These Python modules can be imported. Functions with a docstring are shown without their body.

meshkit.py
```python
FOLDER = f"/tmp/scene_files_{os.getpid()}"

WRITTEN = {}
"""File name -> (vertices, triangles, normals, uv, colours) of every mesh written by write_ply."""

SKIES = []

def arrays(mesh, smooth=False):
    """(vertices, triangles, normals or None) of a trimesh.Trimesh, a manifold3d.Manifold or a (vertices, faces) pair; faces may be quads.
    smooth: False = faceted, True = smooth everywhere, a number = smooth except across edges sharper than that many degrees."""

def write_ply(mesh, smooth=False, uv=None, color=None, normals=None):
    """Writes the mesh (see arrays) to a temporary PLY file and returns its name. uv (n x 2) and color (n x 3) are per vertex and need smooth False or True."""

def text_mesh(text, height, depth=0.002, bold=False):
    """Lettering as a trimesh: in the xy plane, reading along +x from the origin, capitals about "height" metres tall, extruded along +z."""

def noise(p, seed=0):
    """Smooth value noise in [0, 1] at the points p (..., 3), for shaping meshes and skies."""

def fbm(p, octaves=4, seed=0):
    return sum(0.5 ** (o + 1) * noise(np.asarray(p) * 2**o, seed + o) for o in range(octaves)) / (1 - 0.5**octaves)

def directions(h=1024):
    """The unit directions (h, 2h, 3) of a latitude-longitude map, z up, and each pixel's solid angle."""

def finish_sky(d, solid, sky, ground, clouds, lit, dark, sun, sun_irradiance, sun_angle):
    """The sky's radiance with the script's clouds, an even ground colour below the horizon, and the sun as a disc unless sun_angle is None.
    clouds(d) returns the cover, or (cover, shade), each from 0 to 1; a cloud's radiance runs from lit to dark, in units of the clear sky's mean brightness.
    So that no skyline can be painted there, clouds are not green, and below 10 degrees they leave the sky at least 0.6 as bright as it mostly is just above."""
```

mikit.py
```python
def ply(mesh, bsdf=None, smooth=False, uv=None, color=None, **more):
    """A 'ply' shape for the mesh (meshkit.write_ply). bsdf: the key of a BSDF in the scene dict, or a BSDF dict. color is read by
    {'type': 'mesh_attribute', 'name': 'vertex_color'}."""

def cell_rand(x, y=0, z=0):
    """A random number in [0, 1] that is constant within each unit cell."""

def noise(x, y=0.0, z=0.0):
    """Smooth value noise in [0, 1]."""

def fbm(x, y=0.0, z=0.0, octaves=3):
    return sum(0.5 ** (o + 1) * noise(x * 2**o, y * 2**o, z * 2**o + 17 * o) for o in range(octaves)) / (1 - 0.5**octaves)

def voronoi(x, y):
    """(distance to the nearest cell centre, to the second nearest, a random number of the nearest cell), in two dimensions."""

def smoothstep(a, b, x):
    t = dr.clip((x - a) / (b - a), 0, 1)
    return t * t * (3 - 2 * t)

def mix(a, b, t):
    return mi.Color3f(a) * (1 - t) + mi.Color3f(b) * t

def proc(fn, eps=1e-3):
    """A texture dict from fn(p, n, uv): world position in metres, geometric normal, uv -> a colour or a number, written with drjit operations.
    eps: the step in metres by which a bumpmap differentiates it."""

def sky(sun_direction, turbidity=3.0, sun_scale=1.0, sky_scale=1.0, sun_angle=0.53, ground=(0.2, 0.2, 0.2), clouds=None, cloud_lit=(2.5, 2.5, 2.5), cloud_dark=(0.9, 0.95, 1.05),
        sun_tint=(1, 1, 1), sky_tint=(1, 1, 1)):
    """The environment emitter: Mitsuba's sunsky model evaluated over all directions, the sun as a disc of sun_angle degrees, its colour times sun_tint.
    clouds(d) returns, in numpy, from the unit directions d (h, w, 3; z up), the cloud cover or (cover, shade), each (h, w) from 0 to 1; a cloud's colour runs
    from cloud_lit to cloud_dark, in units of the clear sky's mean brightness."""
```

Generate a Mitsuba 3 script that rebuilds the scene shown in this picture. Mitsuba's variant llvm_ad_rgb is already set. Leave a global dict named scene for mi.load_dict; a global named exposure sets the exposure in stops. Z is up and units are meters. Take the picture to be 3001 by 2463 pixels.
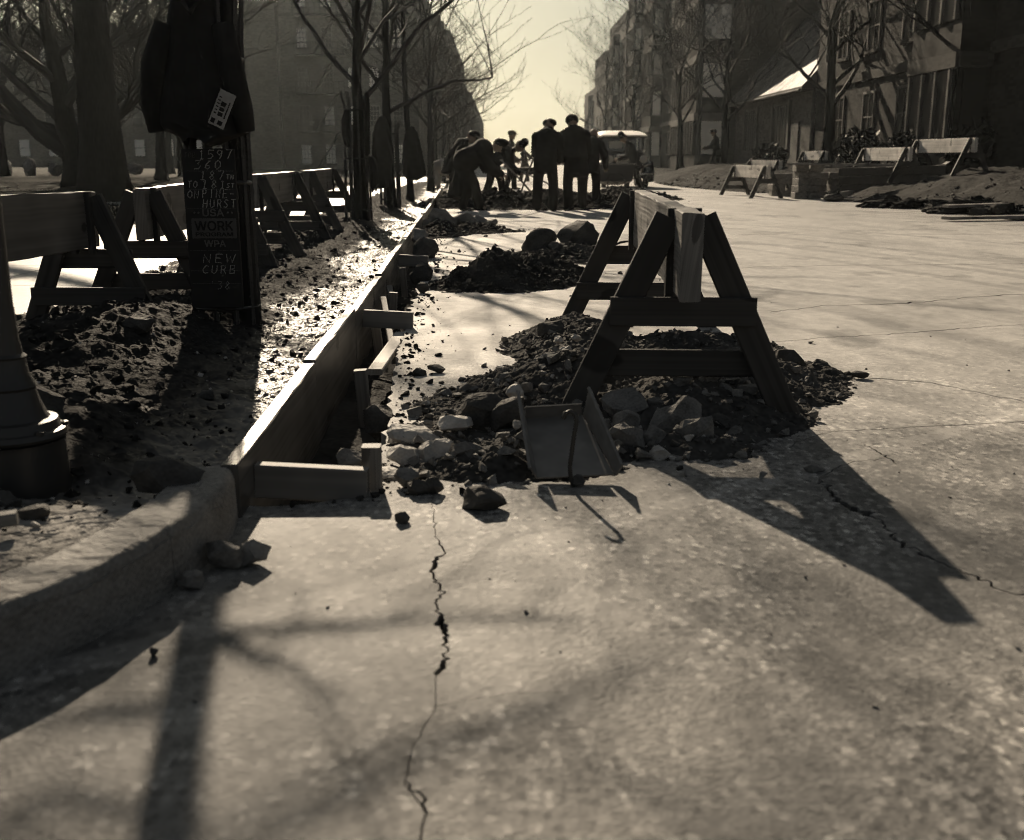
import math, random
import numpy as np, trimesh, mitsuba as mi, mikit, meshkit
import drjit as dr
import manifold3d as m3
from shapely.geometry import Polygon, LineString, MultiPolygon
from shapely.ops import unary_union
from mikit import proc, noise, fbm, voronoi, smoothstep, mix, cell_rand

T = mi.ScalarTransform4f
scene, labels = {}, {}

# ---------------------------------------------------------------- camera, sky, exposure
CAM = np.array([0.0, 0.0, 0.95])
PITCH, YAW = math.radians(13.791), math.radians(0.6955)
FW = np.array([math.sin(YAW) * math.cos(PITCH), math.cos(YAW) * math.cos(PITCH), -math.sin(PITCH)])
scene['camera'] = {'type': 'thinlens', 'fov': 2 * math.degrees(math.atan(1057.5 / 2200)), 'fov_axis': 'x', 'near_clip': 0.05, 'far_clip': 3000.0,
                   'aperture_radius': 0.0046, 'focus_distance': 6.2,
                   'to_world': T().look_at(origin=CAM.tolist(), target=(CAM + FW).tolist(), up=[0, 0, 1]), 'medium': {'type': 'ref', 'id': 'air'}}
SUN_AZ, SUN_EL = math.radians(-11.6), math.radians(25.8)
SUN = np.array([math.sin(SUN_AZ) * math.cos(SUN_EL), math.cos(SUN_AZ) * math.cos(SUN_EL), math.sin(SUN_EL)])
scene['sky'] = mikit.sky(SUN.tolist(), turbidity=6.0, sun_scale=1.0, sky_scale=0.185, ground=(0.12, 0.11, 0.09), sun_tint=(0.96, 1.06, 1.25), sky_tint=(0.92, 0.95, 0.95),
                        clouds=lambda d: 0.0 * d[..., 2] + 0.30, cloud_lit=(1.75, 1.62, 1.32))
exposure = 2.93
scene['air'] = {'type': 'homogeneous', 'albedo': {'type': 'rgb', 'value': [0.84, 0.94, 0.97]}, 'sigma_t': 0.00020, 'phase': {'type': 'hg', 'g': 0.7}}

# ---------------------------------------------------------------- materials
def rgb(*v): return {'type': 'rgb', 'value': [float(x) for x in (v if len(v) == 3 else (v[0], v[0] * 0.95, v[0] * 0.88))]}
def col(v): return mi.Color3f(v, v * 0.95, v * 0.88)
def mat(name, color, rough=0.8, spec=0.3, metal=0.0, bump=None, scale=1.0, **k):
    b = {'type': 'principled', 'base_color': color if isinstance(color, dict) else proc(color), 'roughness': rough if isinstance(rough, (float, int, dict)) else proc(rough), 'specular': spec, 'metallic': metal, **k}
    if bump is not None:
        b = {'type': 'bumpmap', 'nested_texture': proc(bump, 2e-3), 'scale': scale, 'nested': b}
    scene[name] = {'type': 'twosided', 'bsdf': b}
    return name

LINE = (np.array([-1.0, 1.765]), np.array([1.72, 3.75]))
def road_color(p, n, uv):
    big = fbm(p.x * 0.9, p.y * 0.45, 0, 4)
    mid = fbm(p.x * 9, p.y * 7, 3, 3)
    d1, d2, rnd = voronoi(p.x * 95 + 2 * mid, p.y * 95)
    agg = smoothstep(0.42, 0.60, fbm(p.x * 2.3, p.y * 1.9, 11, 3)) * (0.5 + 0.5 * smoothstep(5.0, 3.0, p.y))
    fine = noise(p.x * 260, p.y * 260, 1.5)
    far = smoothstep(-0.15, 0.25, p.y - 3.62 - 0.06 * p.x + 0.5 * (fbm(p.x * 2, p.y * 2, 7, 3) - 0.5))   # darker foreground, lighter beyond the cross crack: far-road glare painted into the colour
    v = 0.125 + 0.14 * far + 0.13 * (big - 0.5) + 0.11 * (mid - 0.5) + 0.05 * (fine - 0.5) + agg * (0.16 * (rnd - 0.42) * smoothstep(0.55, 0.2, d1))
    streak = fbm(p.x * 1.7 + 0.25 * p.y, p.y * 0.16, 9, 3)          # tyre and drip streaks along the street
    v = v * (0.80 + 0.4 * streak)
    arc = fbm(p.x * 3.2 + 0.055 * p.y * p.y, p.y * 0.10, 31, 3)
    v = v * (1 - 0.30 * smoothstep(0.52, 0.66, arc) * smoothstep(1.0, 2.5, p.x))
    oil = smoothstep(0.62, 0.74, fbm(p.x * 2.6, p.y * 2.1, 21, 3))
    v = v * (1 - 0.42 * oil)
    e1, e2, rn2 = voronoi(p.x * 44 + 2 * mid, p.y * 34)
    grit = 1 + (0.5 + 0.5 * agg) * smoothstep(7.0, 2.5, p.y) * (2.6 * (rn2 * rn2 - 0.30) * smoothstep(0.62, 0.2, e1) + 1.0 * (fine - 0.5))
    v = v * grit * (0.78 + 0.44 * noise(p.x * 23, p.y * 21, 3.3)) * (0.8 + 0.4 * fbm(p.x * 4.5, p.y * 3.5, 41, 3))
    d = LINE[1] - LINE[0]; L = float(np.hypot(*d)); d = d / L
    s = (p.x - LINE[0][0]) * d[0] + (p.y - LINE[0][1]) * d[1]
    t = (p.y - LINE[0][1]) * d[0] - (p.x - LINE[0][0]) * d[1]
    wob = 0.02 * (noise(s * 6, 3, 0) - 0.5)
    band = smoothstep(-0.052, -0.035, t + wob) * (1 - smoothstep(0.035, 0.055, t + wob)) * smoothstep(0.2, 0.75, mid + 0.25)
    v = v + 0.075 * band                                             # worn painted line
    return col(dr.clip(v, 0.04, 0.6))
def road_rough(p, n, uv): return 0.68 + 0.16 * fbm(p.x * 3, p.y * 2, 5, 3)
def road_bump(p, n, uv): return 1.6 * noise(p.x * 130, p.y * 130, 0) + 0.25 * noise(p.x * 55, p.y * 55, 4) + 0.9 * fbm(p.x * 7, p.y * 7, 2, 2)
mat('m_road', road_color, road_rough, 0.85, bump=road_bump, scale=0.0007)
def walk_color(p, n, uv):
    v = 0.30 + 0.12 * (fbm(p.x * 2, p.y * 1.2, 5, 4) - 0.5) + 0.08 * (noise(p.x * 60, p.y * 60) - 0.5)
    return col(v * (0.75 + 0.5 * fbm(p.x * 0.8, p.y * 0.3, 9, 2)))
mat('m_walk', walk_color, 0.6, 0.5)
def kerb_color(p, n, uv):
    v = 0.16 + 0.11 * (fbm(p.x * 11, p.y * 11, p.z * 11, 4) - 0.5) + 0.1 * (noise(p.x * 140, p.y * 140, p.z * 140) - 0.5)
    return col(dr.clip(v, 0.05, 0.6))
mat('m_kerb', kerb_color, 0.75, 0.4, bump=lambda p, n, uv: fbm(p.x * 40, p.y * 40, p.z * 40, 3), scale=0.01)
def dirt_color(p, n, uv):
    a = fbm(p.x * 5, p.y * 5, p.z * 5, 4); b = noise(p.x * 70, p.y * 70, p.z * 70)
    dry = smoothstep(0.5, 0.72, fbm(p.x * 2.2, p.y * 1.6, 3, 3))
    return col(dr.clip(0.017 + 0.03 * (a - 0.4) + 0.02 * (b - 0.5) + 0.02 * dry, 0.010, 0.3))
def dirt_bump(p, n, uv): return fbm(p.x * 26, p.y * 26, p.z * 26, 4)
mat('m_dirt', dirt_color, 0.95, 0.15, bump=dirt_bump, scale=0.035)
def mud_rough(p, n, uv):
    lo = smoothstep(0.055, 0.018, p.z + 0.02 * (fbm(p.x * 9, p.y * 9, 2, 3) - 0.5))
    return 0.9 - 0.44 * lo
def bank_color(p, n, uv):
    a = fbm(p.x * 5, p.y * 5, p.z * 5, 4); b = noise(p.x * 70, p.y * 70, p.z * 70)
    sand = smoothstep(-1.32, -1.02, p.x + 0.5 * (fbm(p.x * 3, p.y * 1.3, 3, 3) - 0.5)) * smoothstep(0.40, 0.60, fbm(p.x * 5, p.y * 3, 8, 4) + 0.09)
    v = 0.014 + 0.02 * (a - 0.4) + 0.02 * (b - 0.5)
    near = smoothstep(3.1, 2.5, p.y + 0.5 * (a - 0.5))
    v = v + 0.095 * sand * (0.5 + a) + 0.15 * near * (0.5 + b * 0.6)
    return col(dr.clip(v, 0.012, 0.4))
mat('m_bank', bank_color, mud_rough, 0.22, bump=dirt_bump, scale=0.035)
mat('m_earth', lambda p, n, uv: col(0.05 + 0.04 * fbm(p.x * 3, p.y * 3, p.z * 3, 3)), 0.9, 0.2)
mat('m_lawn', lambda p, n, uv: mi.Color3f(0.036, 0.033, 0.026) * (0.5 + fbm(p.x * 0.7, p.y * 0.7, 0, 4) + 0.5 * (noise(p.x * 25, p.y * 9) - 0.5)), 0.95, 0.1)
def rock_c(base, amp):
    def f(p, n, uv):
        v = base + amp * (fbm(p.x * 17, p.y * 17, p.z * 17, 4) - 0.5) * 1.4 + amp * 0.6 * (noise(p.x * 160, p.y * 160, p.z * 160) - 0.5)
        return col(dr.clip(v, 0.015, 0.7))
    return f
def rock_b(p, n, uv): return fbm(p.x * 50, p.y * 50, p.z * 50, 3)
mat('m_heap', lambda p, n, uv: col(dr.clip(0.045 + 0.07 * (fbm(p.x * 6, p.y * 6, p.z * 6, 4) - 0.4) + 0.04 * (noise(p.x * 80, p.y * 80, p.z * 80) - 0.5), 0.015, 0.3)), 0.95, 0.15, bump=dirt_bump, scale=0.03)
mat('m_rock', rock_c(0.15, 0.14), 0.8, 0.35, bump=rock_b, scale=0.012)
mat('m_rock_pale', rock_c(0.36, 0.2), 0.75, 0.4, bump=rock_b, scale=0.012)
mat('m_rock_dark', rock_c(0.05, 0.05), 0.85, 0.3, bump=rock_b, scale=0.012)
def wood_c(base, amp):
    def f(p, n, uv):
        g = fbm(uv.x * 0.8, uv.y * 55.0, 0.5, 3); w = fbm(p.x * 4, p.y * 4, p.z * 4, 3)
        v = base * (1 + amp * (g - 0.5) * 1.6 + amp * (w - 0.5) * 1.2)
        knot = smoothstep(0.80, 0.86, noise(uv.x * 5, uv.y * 9, 3))
        return col(dr.clip(v * (1 - 0.6 * knot), 0.01, 0.7))
    return f
def wood_b(p, n, uv): return fbm(uv.x * 1.2, uv.y * 90, 1, 2)
mat('m_wood_dark', wood_c(0.04, 0.7), 0.7, 0.35)
mat('m_wood', wood_c(0.30, 0.8), 0.7, 0.35, bump=wood_b, scale=0.003)
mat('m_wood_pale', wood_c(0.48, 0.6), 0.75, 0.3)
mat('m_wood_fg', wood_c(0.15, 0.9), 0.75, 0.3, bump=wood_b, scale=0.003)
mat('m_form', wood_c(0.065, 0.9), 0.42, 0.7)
mat('m_plank_left', wood_c(0.10, 0.8), 0.5, 0.5)  # darker copy of the plank wood, shade of unlit faces put into the colour
mat('m_wood_mid', wood_c(0.16, 0.8), 0.7, 0.35)
mat('m_bark', lambda p, n, uv: col(0.010 + 0.014 * fbm(p.x * 30, p.y * 30, p.z * 6, 3)), 0.9, 0.2, bump=lambda p, n, uv: fbm(p.x * 40, p.y * 40, p.z * 7, 3), scale=0.03)
mat('m_twig', rgb(0.028), 0.8, 0.3)
mat('m_black_cloth', lambda p, n, uv: col(0.016 + 0.010 * fbm(p.x * 14, p.y * 14, p.z * 14, 3)), 0.95, 0.1, sheen=0.2)
mat('m_grey_cloth', rgb(0.075), 0.95, 0.1, sheen=0.3)
mat('m_pale_cloth', rgb(0.22), 0.95, 0.1, sheen=0.3)
mat('m_skin', rgb(0.20, 0.15, 0.115), 0.6, 0.3)
mat('m_leather', rgb(0.02), 0.5, 0.4)
mat('m_iron', rgb(0.025), 0.45, 0.5)
mat('m_steel', lambda p, n, uv: col(0.17 + 0.12 * (fbm(p.x * 25, p.y * 25, p.z * 25, 4) - 0.5)), 0.55, 0.5, 0.25)
mat('m_board', lambda p, n, uv: col(0.018 + 0.014 * fbm(p.x * 12, p.y * 12, p.z * 12, 3)), 0.8, 0.2)
mat('m_board_pale', rgb(0.085), 0.8, 0.2)
mat('m_chalk', lambda p, n, uv: col(0.24 + 0.2 * noise(p.x * 240, p.y * 240, p.z * 240)), 0.9, 0.1)
mat('m_letter', rgb(0.11), 0.8, 0.1)
mat('m_paper', lambda p, n, uv: col(0.26 + 0.08 * noise(p.x * 60, p.y * 60, p.z * 60)), 0.85, 0.1)
mat('m_ink', rgb(0.02), 0.8, 0.1)
def brick(base, amp, sx):
    def f(p, n, uv):
        v = base * (1 + amp * (fbm(p.x * 0.8, p.y * 0.8, p.z * 0.6, 4) - 0.5) + 0.5 * (cell_rand(dr.floor((p.x + p.y) * 4.6), dr.floor(p.z * 13)) - 0.5))
        return col(dr.clip(v, 0.01, 0.6))
    return f
mat('m_brick_left', brick(0.065, 0.8, 1), 0.9, 0.15)
mat('m_brick_wing', brick(0.045, 0.7, 1), 0.9, 0.15)
mat('m_brick_row', brick(0.12, 0.9, 1), 0.9, 0.15)
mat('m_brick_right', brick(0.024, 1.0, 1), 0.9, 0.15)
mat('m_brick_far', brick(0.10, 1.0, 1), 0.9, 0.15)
mat('m_brick_house', brick(0.085, 1.1, 1), 0.9, 0.15)
mat('m_trim', lambda p, n, uv: col(0.10 + 0.09 * (fbm(p.x * 2, p.y * 2, p.z * 2, 3) - 0.5)), 0.85, 0.2)
mat('m_slate', lambda p, n, uv: col(0.04 + 0.09 * cell_rand(dr.floor(p.y * 3.3), dr.floor(p.z * 5.5)) * fbm(p.x, p.y, p.z, 3)), 0.7, 0.4)
mat('m_pane', rgb(0.03), 0.12, 0.6)
mat('m_shade', lambda p, n, uv: col(0.70 + 0.1 * noise(p.x * 3, p.y * 3, p.z * 3)), 0.7, 0.3)
mat('m_sash', rgb(0.09), 0.7, 0.3)
mat('m_car_paint', rgb(0.02), 0.25, 0.5, clearcoat=0.8)
mat('m_car_roof', rgb(0.8), 0.6, 0.4)
mat('m_chrome', rgb(0.55), 0.22, 0.5, 0.9)
mat('m_lens', rgb(0.38), 0.15, 0.6)
mat('m_tyre', rgb(0.02), 0.8, 0.3)
mat('m_leaf', rgb(0.03), 0.6, 0.2)

# ---------------------------------------------------------------- helpers
def numbered(key):
    if key not in used: used.add(key); return key
    i = 1
    while f'{key}_{i:03d}' in used: i += 1
    key = f'{key}_{i:03d}'; used.add(key); return key
used = set()
def thing(name, label, cat, group=None, kind=None):
    k = numbered(name); labels[k] = {'label': label, 'category': cat}
    if group: labels[k]['group'] = group
    if kind: labels[k]['kind'] = kind
    return k
def obj(name, mesh, m, parent=None, smooth=False, label=None, uv=None, to=None):
    k = numbered(parent + '__' + name if parent else name)
    more = {} if to is None else {'to_world': to}
    scene[k] = mikit.ply(mesh, m, smooth=smooth, uv=uv, **more)
    if label: labels.setdefault(k, {})['label'] = label
    return k
def objs(name, meshes, m, parent, **k):
    return [obj(name, q, m, parent, **k) for q in meshes]
def single(name, mesh, m, label, cat, group=None, kind=None, smooth=False, uv=None):
    k = obj(name, mesh, m, None, smooth, uv=uv)
    labels[k] = {'label': label, 'category': cat}
    if group: labels[k]['group'] = group
    if kind: labels[k]['kind'] = kind
    return k
def struct(name, mesh, m, label=None, smooth=False, kind='structure'):
    k = obj(name, mesh, m, None, smooth); labels[k] = {'kind': kind}
    if label: labels[k]['label'] = label
    return k
cat_ = trimesh.util.concatenate
def box(x0, x1, y0, y1, z0, z1, ch=0.0):
    if ch <= 0:
        m = trimesh.creation.box((x1 - x0, y1 - y0, z1 - z0)); m.apply_translation(((x0 + x1) / 2, (y0 + y1) / 2, (z0 + z1) / 2)); return m
    pts = []
    for sx in (0, 1):
        for sy in (0, 1):
            for sz in (0, 1):
                c = np.array([x1 if sx else x0, y1 if sy else y0, z1 if sz else z0]); d = np.array([-ch if sx else ch, -ch if sy else ch, -ch if sz else ch])
                for ax in range(3):
                    q = c + d; q[ax] = c[ax]; pts.append(q)
    return hull(pts)
def hull(pts):
    m = m3.Manifold.hull_points(np.asarray(pts, float)).to_mesh()
    return trimesh.Trimesh(np.array(m.vert_properties[:, :3]), np.array(m.tri_verts), process=False)
def frame(a, b, up=(0, 0, 1)):
    a, b = np.asarray(a, float), np.asarray(b, float); x = b - a; L = np.linalg.norm(x); x /= L
    z = np.asarray(up, float); y = np.cross(z, x)
    if np.linalg.norm(y) < 1e-6: y = np.cross([0, 1, 0], x)
    y /= np.linalg.norm(y); z = np.cross(x, y)
    return x, y, z, L
def plank(a, b, w, h, up=(0, 0, 1), ch=0.004, rough=0.0, seed=0):
    """board whose axis runs a to b, w across, h along up; returns (mesh, uv)"""
    x, y, z, L = frame(a, b, up)
    pts, seg = [], max(2, int(L / 0.12)) if rough else 2
    r = np.random.RandomState(seed)
    prof = [(-w / 2 + ch, -h / 2), (w / 2 - ch, -h / 2), (w / 2, -h / 2 + ch), (w / 2, h / 2 - ch), (w / 2 - ch, h / 2), (-w / 2 + ch, h / 2), (-w / 2, h / 2 - ch), (-w / 2, -h / 2 + ch)]
    V, U = [], []
    for i in range(seg):
        t = i / (seg - 1)
        for j, (p, q) in enumerate(prof):
            d = rough * r.randn(2) if rough else (0, 0)
            V.append(np.asarray(a, float) + x * L * t + y * (p + d[0]) + z * (q + d[1])); U.append((t * L + seed * 1.7, j * 0.05 + (p + q) + seed * 0.37))
    F = []
    n = len(prof)
    for i in range(seg - 1):
        for j in range(n):
            q = [i * n + j, i * n + (j + 1) % n, (i + 1) * n + (j + 1) % n, (i + 1) * n + j]
            F += [[q[0], q[2], q[1]], [q[0], q[3], q[2]]]
    for e in (0, seg - 1):
        o = e * n
        for j in range(1, n - 1): F.append([o, o + j, o + j + 1] if e == 0 else [o, o + j + 1, o + j])
    m = trimesh.Trimesh(np.array(V), np.array(F), process=False)
    # flat shading with uv: split faces
    v = m.vertices[m.faces].reshape(-1, 3); u = np.array(U)[m.faces].reshape(-1, 2)
    ne = 2 * (n - 2); PQ = np.array(prof)[m.faces[-ne:].reshape(-1) % n]; u[-3 * ne:] = np.stack([PQ[:, 1] * 2 + seed, PQ[:, 0] * 2.2 + 0.3 * PQ[:, 1]], 1)   # end grain
    m2 = trimesh.Trimesh(v, np.arange(len(v)).reshape(-1, 3), process=False)
    if m.volume < 0: m2.invert()
    return m2, u
def put_plank(name, parent, m, *a, label=None, **k):
    me, u = plank(*a, **k); return obj(name, me, m, parent, False, label, uv=u)
def tube(pts, rad, sides=6, cap=True):
    p = np.asarray(pts, float); n = len(p); rad = np.broadcast_to(np.asarray(rad, float), (n,))
    t = np.gradient(p, axis=0); t /= np.linalg.norm(t, axis=1, keepdims=True) + 1e-12
    a = np.cross(t, np.where(np.abs(t[:, 2:]) < 0.9, [0, 0, 1.0], [1.0, 0, 0])); a /= np.linalg.norm(a, axis=1, keepdims=True) + 1e-12
    for i in range(1, n):
        a[i] = a[i - 1] - t[i] * (a[i - 1] @ t[i]); a[i] /= np.linalg.norm(a[i]) + 1e-12
    b = np.cross(t, a); ang = np.arange(sides) * 2 * np.pi / sides
    v = (p[:, None] + rad[:, None, None] * (np.cos(ang)[None, :, None] * a[:, None] + np.sin(ang)[None, :, None] * b[:, None])).reshape(-1, 3)
    i, j = np.meshgrid(np.arange(n - 1), np.arange(sides), indexing='ij')
    q = np.stack([i * sides + j, i * sides + (j + 1) % sides, (i + 1) * sides + (j + 1) % sides, (i + 1) * sides + j], -1).reshape(-1, 4)
    f = [q[:, [0, 1, 2]], q[:, [0, 2, 3]]]
    if cap:
        v = np.vstack([v, p[:1], p[-1:]]); k = np.arange(sides)
        f += [np.stack([(k + 1) % sides, k, k * 0 + n * sides], 1), np.stack([k + (n - 1) * sides, (k + 1) % sides + (n - 1) * sides, k * 0 + n * sides + 1], 1)]
    return trimesh.Trimesh(v, np.vstack(f), process=False)
def lathe(prof, sides=24, at=(0, 0, 0)):
    prof = np.asarray(prof, float); n = len(prof); ang = np.arange(sides) * 2 * np.pi / sides
    v = np.stack([prof[:, None, 0] * np.cos(ang), prof[:, None, 0] * np.sin(ang), np.repeat(prof[:, 1:2], sides, 1)], -1).reshape(-1, 3) + np.asarray(at)
    i, j = np.meshgrid(np.arange(n - 1), np.arange(sides), indexing='ij')
    q = np.stack([i * sides + j, i * sides + (j + 1) % sides, (i + 1) * sides + (j + 1) % sides, (i + 1) * sides + j], -1).reshape(-1, 4)
    return trimesh.Trimesh(v, np.vstack([q[:, [0, 1, 2]], q[:, [0, 2, 3]]]), process=False)
def rock(size, seed, n=26, sub=True):
    r = np.random.RandomState(seed); p = r.randn(n, 3); p /= np.linalg.norm(p, axis=1, keepdims=True)
    p *= (0.75 + 0.35 * r.rand(n, 1)); m = hull(p * np.asarray(size) / 2)
    if sub:
        m = m.subdivide(); d = meshkit.noise(m.vertices * 4 / max(size), seed) - 0.5
        m.vertices += (m.vertices / (np.linalg.norm(m.vertices, axis=1, keepdims=True) + 1e-9)) * d[:, None] * 0.22 * min(size)
    return m
def place(m, loc, rz=0, rx=0, ry=0):
    m = m.copy(); m.apply_transform(trimesh.transformations.euler_matrix(rx, ry, rz)); m.apply_translation(loc); return m
def grid_mesh(X, Y, Z):
    h, w = X.shape; i, j = np.meshgrid(np.arange(h - 1), np.arange(w - 1), indexing='ij')
    q = np.stack([i * w + j, i * w + j + 1, (i + 1) * w + j + 1, (i + 1) * w + j], -1).reshape(-1, 4)
    return trimesh.Trimesh(np.stack([X, Y, Z], -1).reshape(-1, 3), np.vstack([q[:, [0, 1, 2]], q[:, [0, 2, 3]]]), process=False)
def extrude(poly, z0, z1):
    ps = list(poly.geoms) if hasattr(poly, 'geoms') else [poly]
    ms = []
    for p in ps:
        if p.area < 1e-7: continue
        m = trimesh.creation.extrude_polygon(p, z1 - z0, engine='earcut'); m.apply_translation((0, 0, z0)); ms.append(m)
    return cat_(ms)
def jitter_line(pts, step, amp, seed):
    r = np.random.RandomState(seed); out = []
    for a, b in zip(pts[:-1], pts[1:]):
        a, b = np.array(a), np.array(b); L = np.linalg.norm(b - a); n = max(1, int(L / step)); d = (b - a) / L; nn = np.array([-d[1], d[0]])
        for i in range(n): out.append(a + (b - a) * i / n + nn * amp * r.randn() + d * amp * 0.5 * r.randn())
    out.append(np.array(pts[-1])); return np.array(out)


# ---------------------------------------------------------------- the ground
def fb(P, s, oct=4, seed=0): return meshkit.fbm(np.asarray(P) * s, oct, seed)
struct('ground', box(-900, 900, -60, 1500, -1.2, -0.3), 'm_earth')
# concrete carriageway with real cracks
trench = [(-0.711, 2.845), (-0.525, 2.886), (-0.40, 2.97), (-0.375, 3.05), (-0.39, 3.278), (-0.42, 3.9), (-0.459, 4.467), (-0.50, 5.1), (-0.529, 5.73), (-0.57, 6.8), (-0.614, 7.92), (-0.66, 9.5), (-0.716, 11.3), (-0.79, 13.3), (-0.864, 15.4), (-1.02, 19), (-1.2, 24), (-1.45, 30)]
left_edge = [(-6, -2.5), (-2.2, 1.1), (-1.35, 1.52), (-0.918, 1.862), (-0.841, 2.057), (-0.769, 2.247), (-0.732, 2.472), (-0.713, 2.79)]
right_edge = [(-2.6, 60), (-3.0, 120), (-3.2, 420), (9.5, 420), (9.3, 60), (8.6, 38), (8.3, 24), (8.2, 14), (9.5, 6), (16, -2.5)]
road_poly = Polygon(left_edge + [tuple(q) for q in jitter_line(trench, 0.05, 0.012, 3)] + right_edge).buffer(0)
def crack(pts, w0, w1, seed, step=0.016, amp=0.004):
    L = jitter_line(pts, step, amp, seed); r = np.random.RandomState(seed + 50)
    w = w0 + (w1 - w0) * meshkit.noise(np.stack([np.arange(len(L)) * 0.16, np.zeros(len(L)), np.zeros(len(L))], 1), seed) ** 2
    parts = [LineString([a, b]).buffer(0.5 * (p + q) / 2, quad_segs=1) for a, b, p, q in zip(L[:-1], L[1:], w[:-1], w[1:])]
    return unary_union(parts)
MAIN = [(-0.2, 2.99), (-0.195, 2.902), (-0.18, 2.781), (-0.168, 2.623), (-0.145, 2.522), (-0.14, 2.468), (-0.155, 2.442), (-0.16, 2.365), (-0.143, 2.305), (-0.128, 2.236), (-0.143, 2.192), (-0.126, 2.119), (-0.116, 2.041), (-0.109, 1.976), (-0.108, 1.874), (-0.121, 1.85), (-0.117, 1.774), (-0.117, 1.716), (-0.133, 1.643), (-0.152, 1.563), (-0.15, 1.484), (-0.125, 1.442), (-0.114, 1.411), (-0.111, 1.3), (-0.16, 0.9), (-0.1, 0.2)]
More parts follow.
